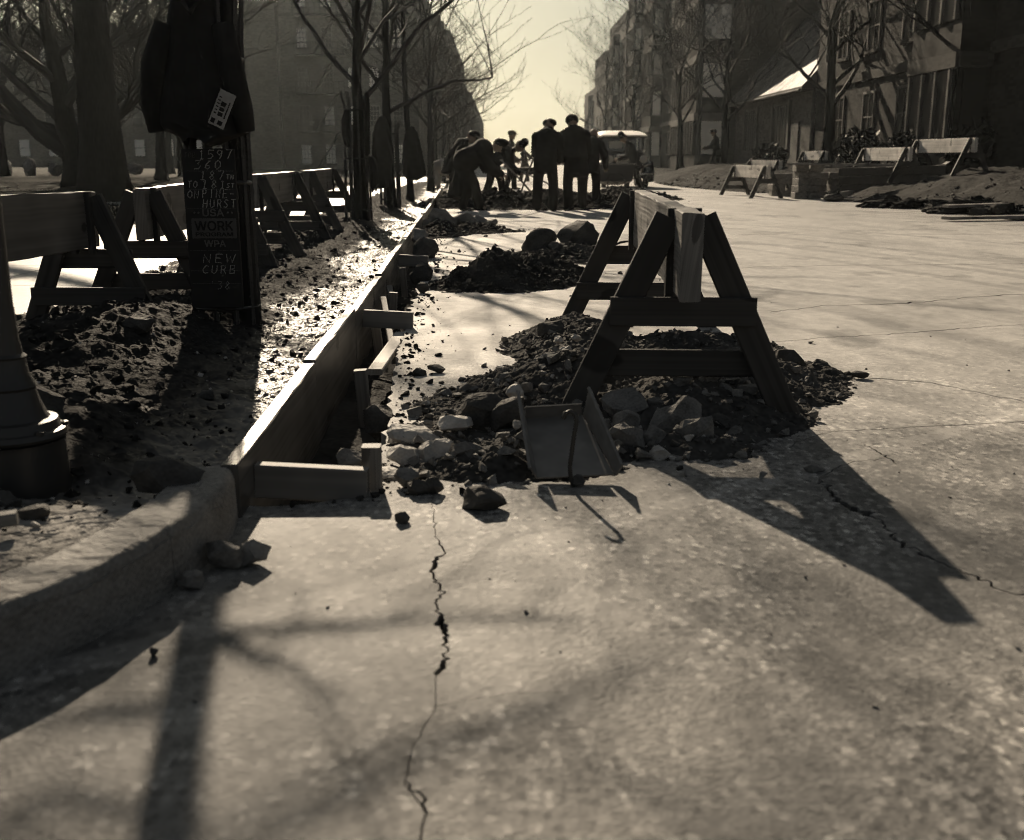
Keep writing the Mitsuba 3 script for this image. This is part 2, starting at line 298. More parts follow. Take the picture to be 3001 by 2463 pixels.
cracks = [crack(MAIN[:6], 0.002, 0.007, 1, 0.014, 0.0035), crack(MAIN[5:16], 0.004, 0.021, 2, 0.010, 0.0045), crack(MAIN[15:], 0.002, 0.0045, 4, 0.02, 0.002),
          crack([(-0.117, 1.723), (-0.066, 1.744), (-0.023, 1.761), (0.023, 1.772), (0.12, 1.775)], 0.0008, 0.0022, 5, 0.02, 0.001),
          crack([(-0.146, 1.49), (-0.125, 1.452), (-0.112, 1.41)], 0.004, 0.012, 6, 0.01, 0.003),
          crack([(2.2, 1.85), (1.139, 2.222), (1.121, 2.29), (1.071, 2.4), (1.038, 2.471)], 0.005, 0.018, 7, 0.012, 0.006),
          crack([(1.038, 2.471), (1.017, 2.547), (1.024, 2.634), (1.03, 2.711), (1.01, 2.775), (0.978, 2.843), (0.973, 2.987), (0.979, 3.104)], 0.005, 0.024, 8, 0.012, 0.008),
          crack([(1.003, 3.145), (1.043, 3.197), (1.148, 3.295), (1.247, 3.328)], 0.003, 0.009, 9), crack([(1.248, 3.51), (1.263, 3.411), (1.272, 3.328), (1.27, 3.26)], 0.003, 0.008, 10),
          crack([(1.057, 3.742), (1.191, 3.684), (1.49, 3.737), (1.79, 3.792), (1.958, 3.828), (3.4, 4.1)], 0.006, 0.015, 11, 0.04, 0.006), crack([(1.198, 3.684), (1.102, 3.617), (1.043, 3.551), (0.98, 3.47)], 0.003, 0.009, 12),
          crack([(1.347, 5.521), (1.768, 5.735), (2.213, 5.862), (2.836, 6.119), (4.6, 6.6)], 0.008, 0.02, 13, 0.06, 0.01), crack([(1.41, 4.599), (1.699, 4.627), (1.894, 4.52), (2.02, 4.293), (2.3, 3.9)], 0.007, 0.015, 14, 0.05, 0.008),
          crack([(1.725, 6.737), (2.153, 7.03), (2.671, 7.121), (3.465, 7.528), (6.5, 8.4)], 0.01, 0.03, 15, 0.08, 0.015), crack([(0.8, 9.0), (2.5, 9.7), (4.8, 9.9), (8.1, 11)], 0.012, 0.035, 16, 0.1, 0.02),
          crack([(1.2, 13.4), (4.0, 14.0), (8.1, 13.6)], 0.02, 0.05, 17, 0.14, 0.03), crack([(0.2, 6.9), (0.7, 7.25), (1.1, 7.2)], 0.004, 0.012, 18, 0.05, 0.01)]
road_poly = road_poly.difference(unary_union(cracks))
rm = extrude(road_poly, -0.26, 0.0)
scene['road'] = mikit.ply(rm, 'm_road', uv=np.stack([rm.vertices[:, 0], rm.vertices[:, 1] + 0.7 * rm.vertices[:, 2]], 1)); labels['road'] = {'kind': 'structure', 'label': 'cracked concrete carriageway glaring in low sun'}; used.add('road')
# loose dirt in the cracks: the sub-base shows just under the slab top
struct('road_base', box(-0.37, 9.0, 0.0, 60, -0.30, -0.045), 'm_earth')
# sidewalk and lawn on the left
sw = unary_union([Polygon([(-2.75, 4.4), (-2.75, 60), (-5.1, 60), (-5.3, 16), (-5.3, 4.4)]), Polygon([(-5.2, 23.5), (-5.2, 26.5), (-14, 27.5), (-22, 31), (-22, 28), (-14, 24)])])
sw = sw.difference(unary_union([LineString([(-6, y), (-2, y)]).buffer(0.008) for y in np.arange(5.0, 60, 1.55)] + [LineString([(-3.95, 4), (-3.95, 60)]).buffer(0.008)]))
wm = extrude(sw, -0.12, 0.02)
scene['sidewalk'] = mikit.ply(wm, 'm_walk', uv=wm.vertices[:, :2].copy()); labels['sidewalk'] = {'kind': 'structure', 'label': 'sunlit concrete sidewalk behind the barricades'}; used.add('sidewalk')
X, Y = np.meshgrid(np.concatenate([np.linspace(-80, -12, 50), np.linspace(-11.5, -2.4, 40)]), np.concatenate([np.linspace(2, 40, 120), np.linspace(41, 85, 40)]))
P = np.stack([X, Y, 0 * X], -1)
Z = 0.01 + 0.10 * (fb(P, 0.35, 3, 5) - 0.5) * np.clip((-X - 5.3) / 3, 0, 1) - 0.05 * np.clip((X + 5.4) / 0.1, 0, 1) + 0.010 * np.clip(-X - 8, 0, 40)
Z = np.where((X > -22.5) & (np.abs(Y - 25.5 - np.clip(-X - 12, 0, 12) * 0.35) < 2.8), np.minimum(Z, -0.02), Z)
struct('lawn', grid_mesh(X, Y, Z), 'm_lawn', 'dull winter lawn of the park on the left', smooth=True)
def grass(n, seed):
    r = np.random.RandomState(seed); x = -5.6 - 12 * r.rand(n) ** 1.4; y = 8 + 34 * r.rand(n)
    ok = np.abs(y - 25.5 - np.clip(-x - 12, 0, 12) * 0.35) > 2.6; x, y = x[ok], y[ok]; n = len(x)
    h = 0.03 + 0.06 * r.rand(n); a = r.rand(n) * 6.28; w = 0.012
    b = np.stack([x, y, 0 * x + 0.0], 1); d = np.stack([np.cos(a), np.sin(a), 0 * a], 1) * w; t = b + np.stack([0.03 * r.randn(n), 0.03 * r.randn(n), h + 0.03], 1)
    return trimesh.Trimesh(np.stack([b - d, b + d, t], 1).reshape(-1, 3), np.arange(3 * n).reshape(-1, 3), process=False)
single('grass', grass(26000, 2), 'm_lawn', 'short dead grass of the park lawn beyond the sidewalk', 'grass', kind='stuff')

# dirt bank between kerb form and sidewalk
KERB = np.array([(-1.06, 1.60), (-0.905, 1.85), (-0.805, 2.0), (-0.752, 2.15), (-0.70, 2.35), (-0.675, 2.56), (-0.70, 2.74), (-0.719, 3.193), (-0.743, 4.288), (-0.78, 5.892), (-0.835, 7.7), (-0.903, 9.534), (-1.01, 13), (-1.136, 16.94), (-1.36, 24), (-1.664, 32.56), (-2.0, 42)])
def kx(y): return np.interp(y, KERB[6:, 1], KERB[6:, 0])
def bank_z(x, y):
    P = np.stack([x, y, 0 * x], -1)
    t = np.clip((kx(np.maximum(y, 2.74)) - x) / 2.1, 0, 1)
    z = 0.005 + 0.10 * np.sin(np.pi * np.clip(t * 1.15 - 0.18, 0, 1)) ** 1.5
    rough = np.clip(0.12 + 1.2 * t, 0, 1)
    z = z + rough * (0.16 * (fb(P, 1.6, 4, 1) - 0.5) + 0.10 * np.abs(fb(P, 5.0, 3, 2) - 0.5)) + 0.05 * (fb(P * [1, 1.0, 1], 16, 3, 3) - 0.5) * (0.35 + rough) + 0.018 * (fb(P, 45, 2, 4) - 0.5)
    z = z + 0.055 * np.exp(-((x + 1.52) / 0.22) ** 2 - ((y - 3.5) / 0.6) ** 2) + 0.09 * np.exp(-((x + 1.9) / 0.35) ** 2 - ((y - 5.2) / 0.8) ** 2) + 0.08 * np.exp(-((x + 1.25) / 0.22) ** 2 - ((y - 3.05) / 0.16) ** 2)
    near = np.clip((2.9 - y) / 0.4, 0, 1) * np.clip(1 - t * 0.4, 0, 1)
    z = z * (1 - 0.8 * near) + near * (0.118 + 0.02 * (fb(P, 7, 3, 8) - 0.5))
    return z
ys = np.concatenate([np.geomspace(1.2, 3.2, 150), np.geomspace(3.215, 9, 260)[0:], np.geomspace(9.05, 42, 200)])
us = np.linspace(0, 1, 210)
Yg, Ug = np.meshgrid(ys, us, indexing='ij')
inner = np.where(Yg < 2.74, np.interp(Yg, KERB[:7, 1], KERB[:7, 0]) - 0.02, kx(Yg) - 0.03)
Xg = inner + (-2.95 - inner) * Ug
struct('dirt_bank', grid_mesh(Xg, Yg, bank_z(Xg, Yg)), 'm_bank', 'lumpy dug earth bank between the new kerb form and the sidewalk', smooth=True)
struct('trench_floor', grid_mesh(*(lambda A, B: (A, B, -0.2 + 0.08 * (fb(np.stack([A, B, 0 * A], -1), 6, 3, 9) - 0.5)))(*np.meshgrid(np.linspace(-2.2, -0.3, 60), np.geomspace(2.7, 40, 200)))), 'm_dirt', 'bottom of the narrow kerb trench', smooth=True)

def scatter(n, seed, fx, size, zf, flat=0.7, npt=9):
    r = np.random.RandomState(seed); ms = []
    proto = [rock((1, 1, flat), seed * 31 + k, npt, False) for k in range(14)]
    for i in range(n):
        x, y = fx(r); s = size[0] * (size[1] / size[0]) ** (r.rand() ** 2.2)
        m = proto[r.randint(14)]; m = trimesh.Trimesh(m.vertices * s * (0.8 + 0.4 * r.rand(3)), m.faces, process=False)
        ms.append(place(m, (x, y, zf(x, y) + s * 0.12), r.rand() * 6.28, r.randn() * 0.3, r.randn() * 0.3))
    return cat_(ms)
bz = lambda x, y: float(bank_z(np.array(x), np.array(y)))
def bank_pt(r):
    y = 2.3 * (16 / 2.3) ** r.rand(); x0 = float(kx(max(y, 2.74))) - 0.06; return x0 - 1.9 * r.rand() ** 0.9, y
single('clods', scatter(2600, 5, bank_pt, (0.010, 0.075), bz), 'm_dirt', 'small clods and crumbs of earth strewn over the dug bank', 'clods', kind='stuff')
single('bank_gravel', scatter(420, 6, bank_pt, (0.006, 0.035), bz), 'm_rock_pale', 'pale pebbles and chips lying on the dug bank', 'gravel', kind='stuff')
def road_pt(r):
    y = 1.6 * (26 / 1.6) ** r.rand(); x = -0.55 + (1.8 + 0.26 * y) * r.rand() ** 1.2; return x, y
single('road_gravel', scatter(300, 7, road_pt, (0.003, 0.017), lambda x, y: 0.0), 'm_rock', 'tiny pebbles and crumbs scattered on the concrete road', 'gravel', kind='stuff')
def edge_pt(r):
    y = 2.85 * (20 / 2.85) ** r.rand(); x = np.interp(y, [q[1] for q in trench], [q[0] for q in trench]); return x + 0.02 + abs(r.randn()) * 0.07 * (1 + 0.05 * y), y
single('trench_crumbs', scatter(900, 8, edge_pt, (0.006, 0.05), lambda x, y: 0.0), 'm_dirt', 'crumbs of earth along the road edge of the trench', 'clods', kind='stuff')

# ---------------------------------------------------------------- old kerb and new kerb formwork
kb = thing('kerb', 'old curved stone kerb in shade at the lower left corner', 'kerb')
pts = np.array([(-3.4, 0.55), (-2.4, 0.9), (-1.62, 1.22), (-1.23, 1.44), (-0.905, 1.85), (-0.805, 2.03), (-0.735, 2.25), (-0.69, 2.48), (-0.685, 2.62), (-0.712, 2.79)])
from scipy.interpolate import CubicSpline
tt = np.concatenate([[0], np.cumsum(np.linalg.norm(np.diff(pts, axis=0), axis=1))]); cs = CubicSpline(tt, pts)
def kerb_piece(a, b, seed):
    s = np.linspace(a, b, 14); c = cs(s); d = cs(s, 1); d /= np.linalg.norm(d, axis=1, keepdims=True); nn = np.stack([-d[:, 1], d[:, 0]], 1)
    prof = [(0, -0.25), (-0.012, 0.115), (-0.02, 0.137), (-0.035, 0.145), (-0.16, 0.142), (-0.165, 0.1), (-0.165, -0.25)]
    V = []
    for i in range(len(s)):
        for (o, z) in prof: V.append([c[i, 0] + nn[i, 0] * -o, c[i, 1] + nn[i, 1] * -o, z])
    V = np.array(V).reshape(len(s), len(prof), 3)
    V += (meshkit.noise(V * 16, seed)[..., None] - 0.5) * 0.012
    m = grid_mesh(V[..., 0], V[..., 1], V[..., 2])
    return m
ends = [0, 1.2, 2.1, float(tt[4]) - 0.12, float(tt[6]) + 0.02, float(tt[-1])]
for i in range(5): obj('stone', kerb_piece(ends[i] + 0.0006, ends[i + 1] - 0.0006, 1), 'm_kerb', kb, smooth=50)
fw_ = thing('kerb_formwork', 'long timber form for a new kerb running up the left edge of the road', 'formwork')
fy = [2.76, 4.25, 5.75, 7.6, 9.5, 12.4, 16.6, 21.0, 26.0, 32.0]
for i, (a, b) in enumerate(zip(fy[:-1], fy[1:])):
    pa, pb = np.array([float(kx(a)), a, -0.03]), np.array([float(kx(b)), b - 0.01, -0.03])
    dz = [0, .012, -.008, .006, 0, .01, -.01, 0.004, 0][i]
    put_plank('plank', fw_, 'm_form', pa + [-0.025, 0, dz], pb + [-0.025, 0, dz], 0.048, 0.36, seed=i, rough=0.0012)
for i, (y, z, w) in enumerate([(2.97, 0.045, 0.33), (6.12, 0.055, 0.29), (9.7, 0.06, 0.27), (15.5, 0.06, 0.27)]):
    x = float(kx(y)); put_plank('spreader', fw_, 'm_wood_mid', (x + 0.005, y, z), (x + w, y - 0.02, z - 0.012), 0.045, 0.10, seed=20 + i)
for i, (y, dx, h, rz) in enumerate([(3.03, 0.335, 0.13, 0.0), (4.6, 0.14, 0.05, 0.2), (6.3, 0.05, 0.03, 0.3), (7.3, 0.1, 0.06, -0.2), (9.2, 0.06, 0.04, 0.2), (12.5, 0.07, 0.05, 0.1)]):
    x = float(kx(y)) + dx; put_plank('stake', fw_, 'm_wood_mid', (x + rz * 0.1, y, -0.24), (x, y, h), 0.05, 0.055, up=(1, 0, 0), seed=30 + i)
for i, (y, a, b) in enumerate([(6.6, (0.03, 0.04), (0.16, -0.14)), (7.6, (0.05, 0.06), (0.12, -0.16))]):
    x = float(kx(y)); put_plank('brace', fw_, 'm_wood_mid', (x + a[0], y + 0.5 * (1 - i), a[1]), (x + b[0], y - 0.3, b[1]), 0.04, 0.04, seed=40 + i)
me, u = plank((-0.60, 5.05, -0.05), (-0.555, 6.0, -0.02), 0.075, 0.03, seed=51); single('loose_board', me, 'm_wood', 'short pale loose board lying in the kerb trench below the middle spreader', 'board', uv=u)
me, u = plank((-1.30, 2.25, 0.145), (-1.10, 2.32, 0.155), 0.04, 0.03, seed=52); single('wood_scrap', me, 'm_wood_mid', 'dark lump of scrap wood on the dirt beside the lamp post base', 'scrap wood', uv=u)

# ---------------------------------------------------------------- barricades
def barricade(label, near, far, spread=0.80, h=0.77, base=(0, 0), plank_m='m_wood', seed=0, over=(0.10, 0.10), ph=0.30, lower=(True, True), leg_m='m_wood_dark', group='saw-horse barricades', leg_w=0.102):
    """plank axis runs near -> far (xy of the two end frames); base = ground height under each"""
    k = thing('barricade', label, 'barricade', group)
    n, f = np.array([*near, base[0]], float), np.array([*far, base[1]], float); d = (f - n); L = np.linalg.norm(d); d /= L
    side = np.array([-d[1], d[0], 0.0]); side /= np.linalg.norm(side); up = np.array([0, 0, 1.0])
    put_plank('plank', k, plank_m, n - d * over[0] + up * (h - ph / 2), f + d * over[1] + up * (h - ph / 2), 0.072, ph, seed=seed, rough=0.002)
    for i, c in enumerate((n, f)):
        dirn = 1 if i == 0 else -1
        for s in (-1, 1):
            top = c + side * s * 0.058 + up * (h - 0.028); foot = c + side * s * spread / 2 + up * -0.02
            put_plank('leg', k, leg_m, foot, top, 0.045, leg_w, up=side * s, seed=seed * 9 + i * 2 + s + 3)
            put_plank('batten', k, leg_m, c + d * dirn * 0.04 + side * s * 0.046 + up * (h - ph - 0.03), c + d * dirn * 0.04 + side * s * 0.046 + up * (h + 0.002), 0.03, 0.05, up=d, seed=seed + 5 + s)
        z1 = h * 0.53; w1 = spread / 2 * (1 - z1 / h) + 0.072 * z1 / h + 0.03
        put_plank('tie', k, leg_m, c - d * 0.035 * dirn - side * w1 + up * z1, c - d * 0.035 * dirn + side * w1 + up * z1, 0.025, 0.105, seed=seed + 11 + i)
        if lower[i]:
            z2 = h * 0.27; w2 = spread / 2 * (1 - z2 / h) + 0.072 * z2 / h + 0.03
            put_plank('lower_tie', k, leg_m, c + d * 0.036 * dirn - side * w2 + up * z2, c + d * 0.036 * dirn + side * w2 + up * z2, 0.028, 0.10, seed=seed + 13 + i)
    return k
barricade('large timber barricade standing astride the rubble heap in the foreground, seen end on', (0.668, 3.87), (0.80, 6.15), 0.83, 0.775, (0, 0.0), 'm_wood_fg', seed=1, over=(0.25, 0.12), group=None)
LB = 'left row barricades'
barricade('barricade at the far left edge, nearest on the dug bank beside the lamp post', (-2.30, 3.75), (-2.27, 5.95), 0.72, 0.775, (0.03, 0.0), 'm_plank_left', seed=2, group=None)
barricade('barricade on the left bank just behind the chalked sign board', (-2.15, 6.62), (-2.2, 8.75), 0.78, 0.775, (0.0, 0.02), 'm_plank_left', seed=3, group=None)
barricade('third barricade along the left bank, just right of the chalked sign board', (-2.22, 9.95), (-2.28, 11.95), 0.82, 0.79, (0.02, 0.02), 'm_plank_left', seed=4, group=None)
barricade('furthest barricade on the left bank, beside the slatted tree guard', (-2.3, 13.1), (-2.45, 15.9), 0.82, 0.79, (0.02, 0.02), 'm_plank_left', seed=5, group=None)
# right hand side, planks seen nearly broadside
def barricade_r(label, x0, y0, x1, y1, z, seed, h=0.78):
    return barricade(label, (x0, y0), (x1, y1), 0.78, h, (z, z), 'm_wood_pale', seed, (0.13, 0.13), 0.30, (True, False), group=None)
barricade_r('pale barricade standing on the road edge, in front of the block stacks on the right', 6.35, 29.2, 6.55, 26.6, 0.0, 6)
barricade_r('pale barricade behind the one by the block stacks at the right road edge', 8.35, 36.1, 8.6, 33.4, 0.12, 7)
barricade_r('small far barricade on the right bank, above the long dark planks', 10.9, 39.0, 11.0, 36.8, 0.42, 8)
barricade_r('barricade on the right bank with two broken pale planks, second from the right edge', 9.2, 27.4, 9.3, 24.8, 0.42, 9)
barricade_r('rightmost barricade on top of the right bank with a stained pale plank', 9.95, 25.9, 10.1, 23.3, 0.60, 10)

# ---------------------------------------------------------------- right bank
def rbank_z(x, y):
    e = np.interp(y, [14, 17, 20, 23, 26, 30, 34, 38, 45, 60, 90], [8.6, 8.1, 8.0, 8.0, 7.9, 7.3, 6.6, 6.0, 6.3, 7.4, 9.0])
    t = np.clip((x - e) / 2.4, 0, 1); P = np.stack([x, y, 0 * x], -1)
    z = 0.68 * t * t * (3 - 2 * t) + np.clip((x - e) / 0.4, 0, 1) * (0.22 * (fb(P, 1.3, 4, 21) - 0.42) + 0.08 * (fb(P, 6, 3, 22) - 0.5))
    z = z * np.clip((60 - y) / 12 * 0.8 + 0.2, 0.35, 1)
    return np.where(x < e, -0.04, z)
X, Y = np.meshgrid(np.concatenate([np.linspace(5.2, 12, 150), np.linspace(12.2, 30, 40)]), np.concatenate([np.linspace(8, 45, 230), np.linspace(45.5, 110, 60)]))
struct('right_bank', grid_mesh(X, Y, rbank_z(X, Y)), 'm_dirt', 'heaped earth along the right side of the road', smooth=True)
rz_ = lambda x, y: float(rbank_z(np.array(x), np.array(y)))
def rb_pt(r): y = 16 + 26 * r.rand(); x = np.interp(y, [17, 23, 30, 38], [8.1, 8.0, 7.3, 6.0]) + abs(r.randn()) * 0.7; return x, y
single('bank_stones', scatter(700, 11, rb_pt, (0.02, 0.16), rz_), 'm_rock_dark', 'stones and clods along the foot of the right bank', 'stones', kind='stuff')
# stacks of stone blocks
def blocks(cx, cy, rows, seed, tag_, w=0.42, hgt=0.16, dep=0.5, n=2):
    r = np.random.RandomState(seed); z = 0.0
    for i in range(rows):
        h = hgt * (0.9 + 0.2 * r.rand())
        for j in range(n):
            x = cx + (j - (n - 1) / 2) * w * 1.03 + 0.03 * r.randn(); y = cy + 0.04 * r.randn()
            m = box(-w / 2, w / 2, -dep / 2, dep / 2, 0, h, 0.012)
            single('stone_block', place(m, (x, y, z), 0.06 * r.randn()), 'm_rock', f'{["left", "right"][j]} stone block in the {(["lowest", "second", "third", "fourth", "fifth"])[i]} course of the {tag_} stack at the road edge', 'stone block', f'stone blocks in the {tag_} stack')
        z += h + 0.004
blocks(7.48, 26.4, 5, 1, 'right hand', 0.30, 0.155, 0.5, 2); blocks(7.5, 28.6, 4, 2, 'left hand', 0.34, 0.145, 0.5, 2); blocks(8.25, 27.4, 4, 3, 'rear', 0.36, 0.15, 0.5, 2)
for i, (a, b, w, h, lab) in enumerate([((7.0, 26.2, 0.83), (9.6, 24.9, 0.80), 0.25, 0.05, 'long dark plank laid across the tops of the block stacks'), ((7.9, 28.2, 0.72), (10.0, 26.9, 0.80), 0.22, 0.05, 'second long plank bridging the rear block stack'),
        ((8.2, 26.0, 0.10), (12.8, 30.6, 0.30), 0.05, 0.16, 'pale straight form board along the foot of the right bank'), ((8.15, 25.3, 0.05), (9.6, 23.4, 0.10), 0.05, 0.09, 'short pale board lying in front of the long right hand form board'),
        ((9.2, 25.5, 0.50), (12.5, 24.5, 0.62), 0.06, 0.06, 'pale pole lying along the top of the right bank'), ((9.6, 26.9, 0.62), (13, 25.9, 0.72), 0.06, 0.05, 'second pole lying behind the first on the right bank'),
        ((6.95, 16.75, 0.05), (9.0, 17.2, 0.06), 0.24, 0.045, 'dark plank lying on the road at the right edge of view'), ((7.6, 18.4, 0.16), (9.3, 18.7, 0.2), 0.2, 0.045, 'plank resting on stones behind the one on the road at the right edge')]):
    me, u = plank(a, b, w, h, seed=60 + i, rough=0.002); single('timber', me, 'm_wood' if 'pale' in lab else 'm_wood_mid', lab, 'plank', uv=u)
for i, (x, y, s) in enumerate([(8.0, 21.5, (1.5, .9, .32)), (8.6, 19.3, (1.9, 1.2, .5)), (8.4, 17.9, (0.9, 0.6, .4))]):
    m = trimesh.creation.icosphere(4, 0.5); m.vertices *= s; m.vertices += (meshkit.fbm(m.vertices * 5 + i, 4, i)[:, None] - 0.5) * 0.8 * m.vertices / (np.linalg.norm(m.vertices, axis=1, keepdims=True) + 1e-6)
    single('dirt_mound', place(m, (x, y, 0.02)), 'm_dirt', ['low dark mound of earth beside the pale form boards on the right', 'tall mound of earth at the right edge of the photo', 'small mound of earth in front of the tall one at the right edge'][i], 'dirt mound', smooth=True)
me = lathe([(0, 0), (0.08, 0.01), (0.13, 0.06), (0.14, 0.13), (0.10, 0.2), (0, 0.22)], 12); me.apply_scale((1.9, 1.1, 0.8))
single('sack', place(me, (7.6, 24.6, 0.0), 0.3), 'm_grey_cloth', 'dark lumpy sack lying on the road in front of the right hand form boards', 'sack', smooth=True)

for i in range(9):
    r_, c_ = divmod(i, 3); me, u = plank((8.55 + 0.27 * c_, 26.9 + .1 * r_, 0.12 + 0.2 * r_ + .1), (9.9 + 0.27 * c_, 23.6 + .15 * r_, 0.22 + 0.2 * r_ + .1), 0.24, 0.19, seed=80 + i, rough=0.002)
    single('stacked_timber', me, 'm_wood_dark', f'dark timber balk, {["lowest", "middle", "top"][r_]} tier, {["left", "centre", "right"][c_]} one, stacked beside the stone blocks', 'timber', 'dark timber balks stacked on the right')

# ---------------------------------------------------------------- rubble heaps on the road
def heap(label, blobs, x0, x1, y0, y1, n, seed, amp=0.06):
    X, Y = np.meshgrid(np.linspace(x0, x1, n), np.linspace(y0, y1, n)); P = np.stack([X, Y, 0 * X], -1); Z = 0 * X
    for (cx, cy, sx, sy, h) in blobs: Z = np.maximum(Z, h * np.exp(-((X - cx) / sx) ** 2 - ((Y - cy) / sy) ** 2)) + 0.25 * h * np.exp(-((X - cx) / sx) ** 2 - ((Y - cy) / sy) ** 2)
    Z = Z - 0.035 + amp * (fb(P, 7, 4, seed) - 0.5) * np.clip(Z * 12, 0, 1) + 0.5 * amp * (fb(P, 22, 3, seed + 1) - 0.5) * np.clip(Z * 14, 0, 1) + 0.018 * (fb(P, 55, 2, seed + 2) - 0.5)
    edge = np.minimum(np.minimum(X - x0, x1 - X), np.minimum(Y - y0, y1 - Y)); Z = np.where(edge < 0.03, -0.08, Z)
    m = grid_mesh(X, Y, Z); keep = (m.vertices[m.faces][:, :, 2].max(1) > -0.02); m.update_faces(keep); m.remove_unreferenced_vertices()
    k = single('dirt_heap', m, 'm_heap' if seed == 31 else 'm_dirt', label, 'dirt heap', smooth=True)
    from scipy.interpolate import RegularGridInterpolator
    return k, RegularGridInterpolator((Y[:, 0], X[0]), Z, bounds_error=False, fill_value=0.0)
hk, hz = heap('broad heap of earth and broken concrete under the foreground barricade', [(0.2, 3.55, .30, .30, .07), (0.30, 4.3, .36, .5, .16), (0.72, 3.95, .38, .34, .14), (0.40, 5.45, .30, .5, .15), (0.95, 5.35, .45, .35, .10), (1.0, 4.5, .38, .4, .15), (-0.1, 4.1, .26, .35, .06), (1.42, 4.72, .16, .22, .07), (-0.05, 3.2, .34, .14, .06), (0.15, 3.25, .3, .16, .055), (0.62, 3.45, .3, .16, .06), (-0.22, 3.55, .2, .3, .05)], -0.42, 1.85, 3.0, 6.5, 340, 31)
h2k, hz2 = heap('dark crumbly heap of dug earth on the road behind the foreground barricade', [(0.0, 8.35, .28, .42, .22), (0.25, 8.6, .32, .5, .20), (-0.25, 8.2, .24, .35, .13), (0.5, 8.8, .25, .4, .12), (0.75, 10.7, .6, .7, .10), (1.05, 11.0, .5, .4, .07)], -0.68, 1.9, 7.4, 12.2, 300, 41, 0.11)
h3k, hz3 = heap('low heap of earth spilling from the trench near the stone slabs', [(-0.35, 14.6, .45, .6, .10), (-0.75, 14.2, .3, .8, .16), (0.05, 14.5, .35, .35, .05)], -1.3, 0.7, 13, 16, 160, 51, 0.08)
h4k, hz4 = heap('long heap of dug earth at the feet of the working men', [(-0.1, 22.6, 1.0, 1.3, .26), (1.1, 22.6, 1.0, 1.4, .28), (2.6, 24.5, 0.8, 1.6, .26), (3.3, 26.5, .8, 1.2, .2), (-0.9, 24.5, .6, 1.5, .2)], -2.0, 4.6, 19.5, 29, 220, 61, 0.16)
ZF = {1: hz, 2: hz2, 3: hz3, 4: hz4}
def rubble(name, label, f, x0, x1, y0, y1, n, size, seed, m):
    def pt(r):
        for _ in range(200):
            x, y = x0 + (x1 - x0) * r.rand(), y0 + (y1 - y0) * r.rand()
            if float(f((y, x))) > -0.005 or r.rand() < 0.02: return x, y
        return x, y
    single(name, scatter(n, seed, pt, size, lambda x, y: max(0.0, float(f((y, x))))), m, label, 'rubble', kind='stuff')
rubble('rubble', 'small broken lumps covering the heap under the foreground barricade', hz, -0.4, 1.7, 3.02, 6.0, 1500, (0.008, 0.06), 71, 'm_rock')
rubble('rubble', 'fist sized broken stones along the front of the heap under the foreground barricade', hz, -0.38, 1.0, 3.0, 4.3, 210, (0.035, 0.11), 76, 'm_rock')
rubble('rubble', 'pale chips of broken concrete among the stones at the front of the heap', hz, -0.4, 0.9, 3.0, 4.6, 170, (0.012, 0.05), 77, 'm_rock_pale')
rubble('rubble', 'dark earth lumps over the heap under the foreground barricade', hz, -0.4, 1.7, 3.02, 6.2, 700, (0.010, 0.05), 72, 'm_heap')
rubble('rubble', 'earth lumps over the crumbly heap behind the foreground barricade', hz2, -0.6, 1.5, 7.5, 12, 1500, (0.014, 0.085), 73, 'm_rock_dark')
rubble('rubble', 'lumps over the low heap near the stone slabs', hz3, -1.2, 0.5, 13.2, 15.8, 300, (0.02, 0.12), 74, 'm_rock_dark')
rubble('rubble', 'clods over the long heap at the feet of the working men', hz4, -1.9, 4.4, 20, 28.5, 900, (0.03, 0.2), 75, 'm_dirt')
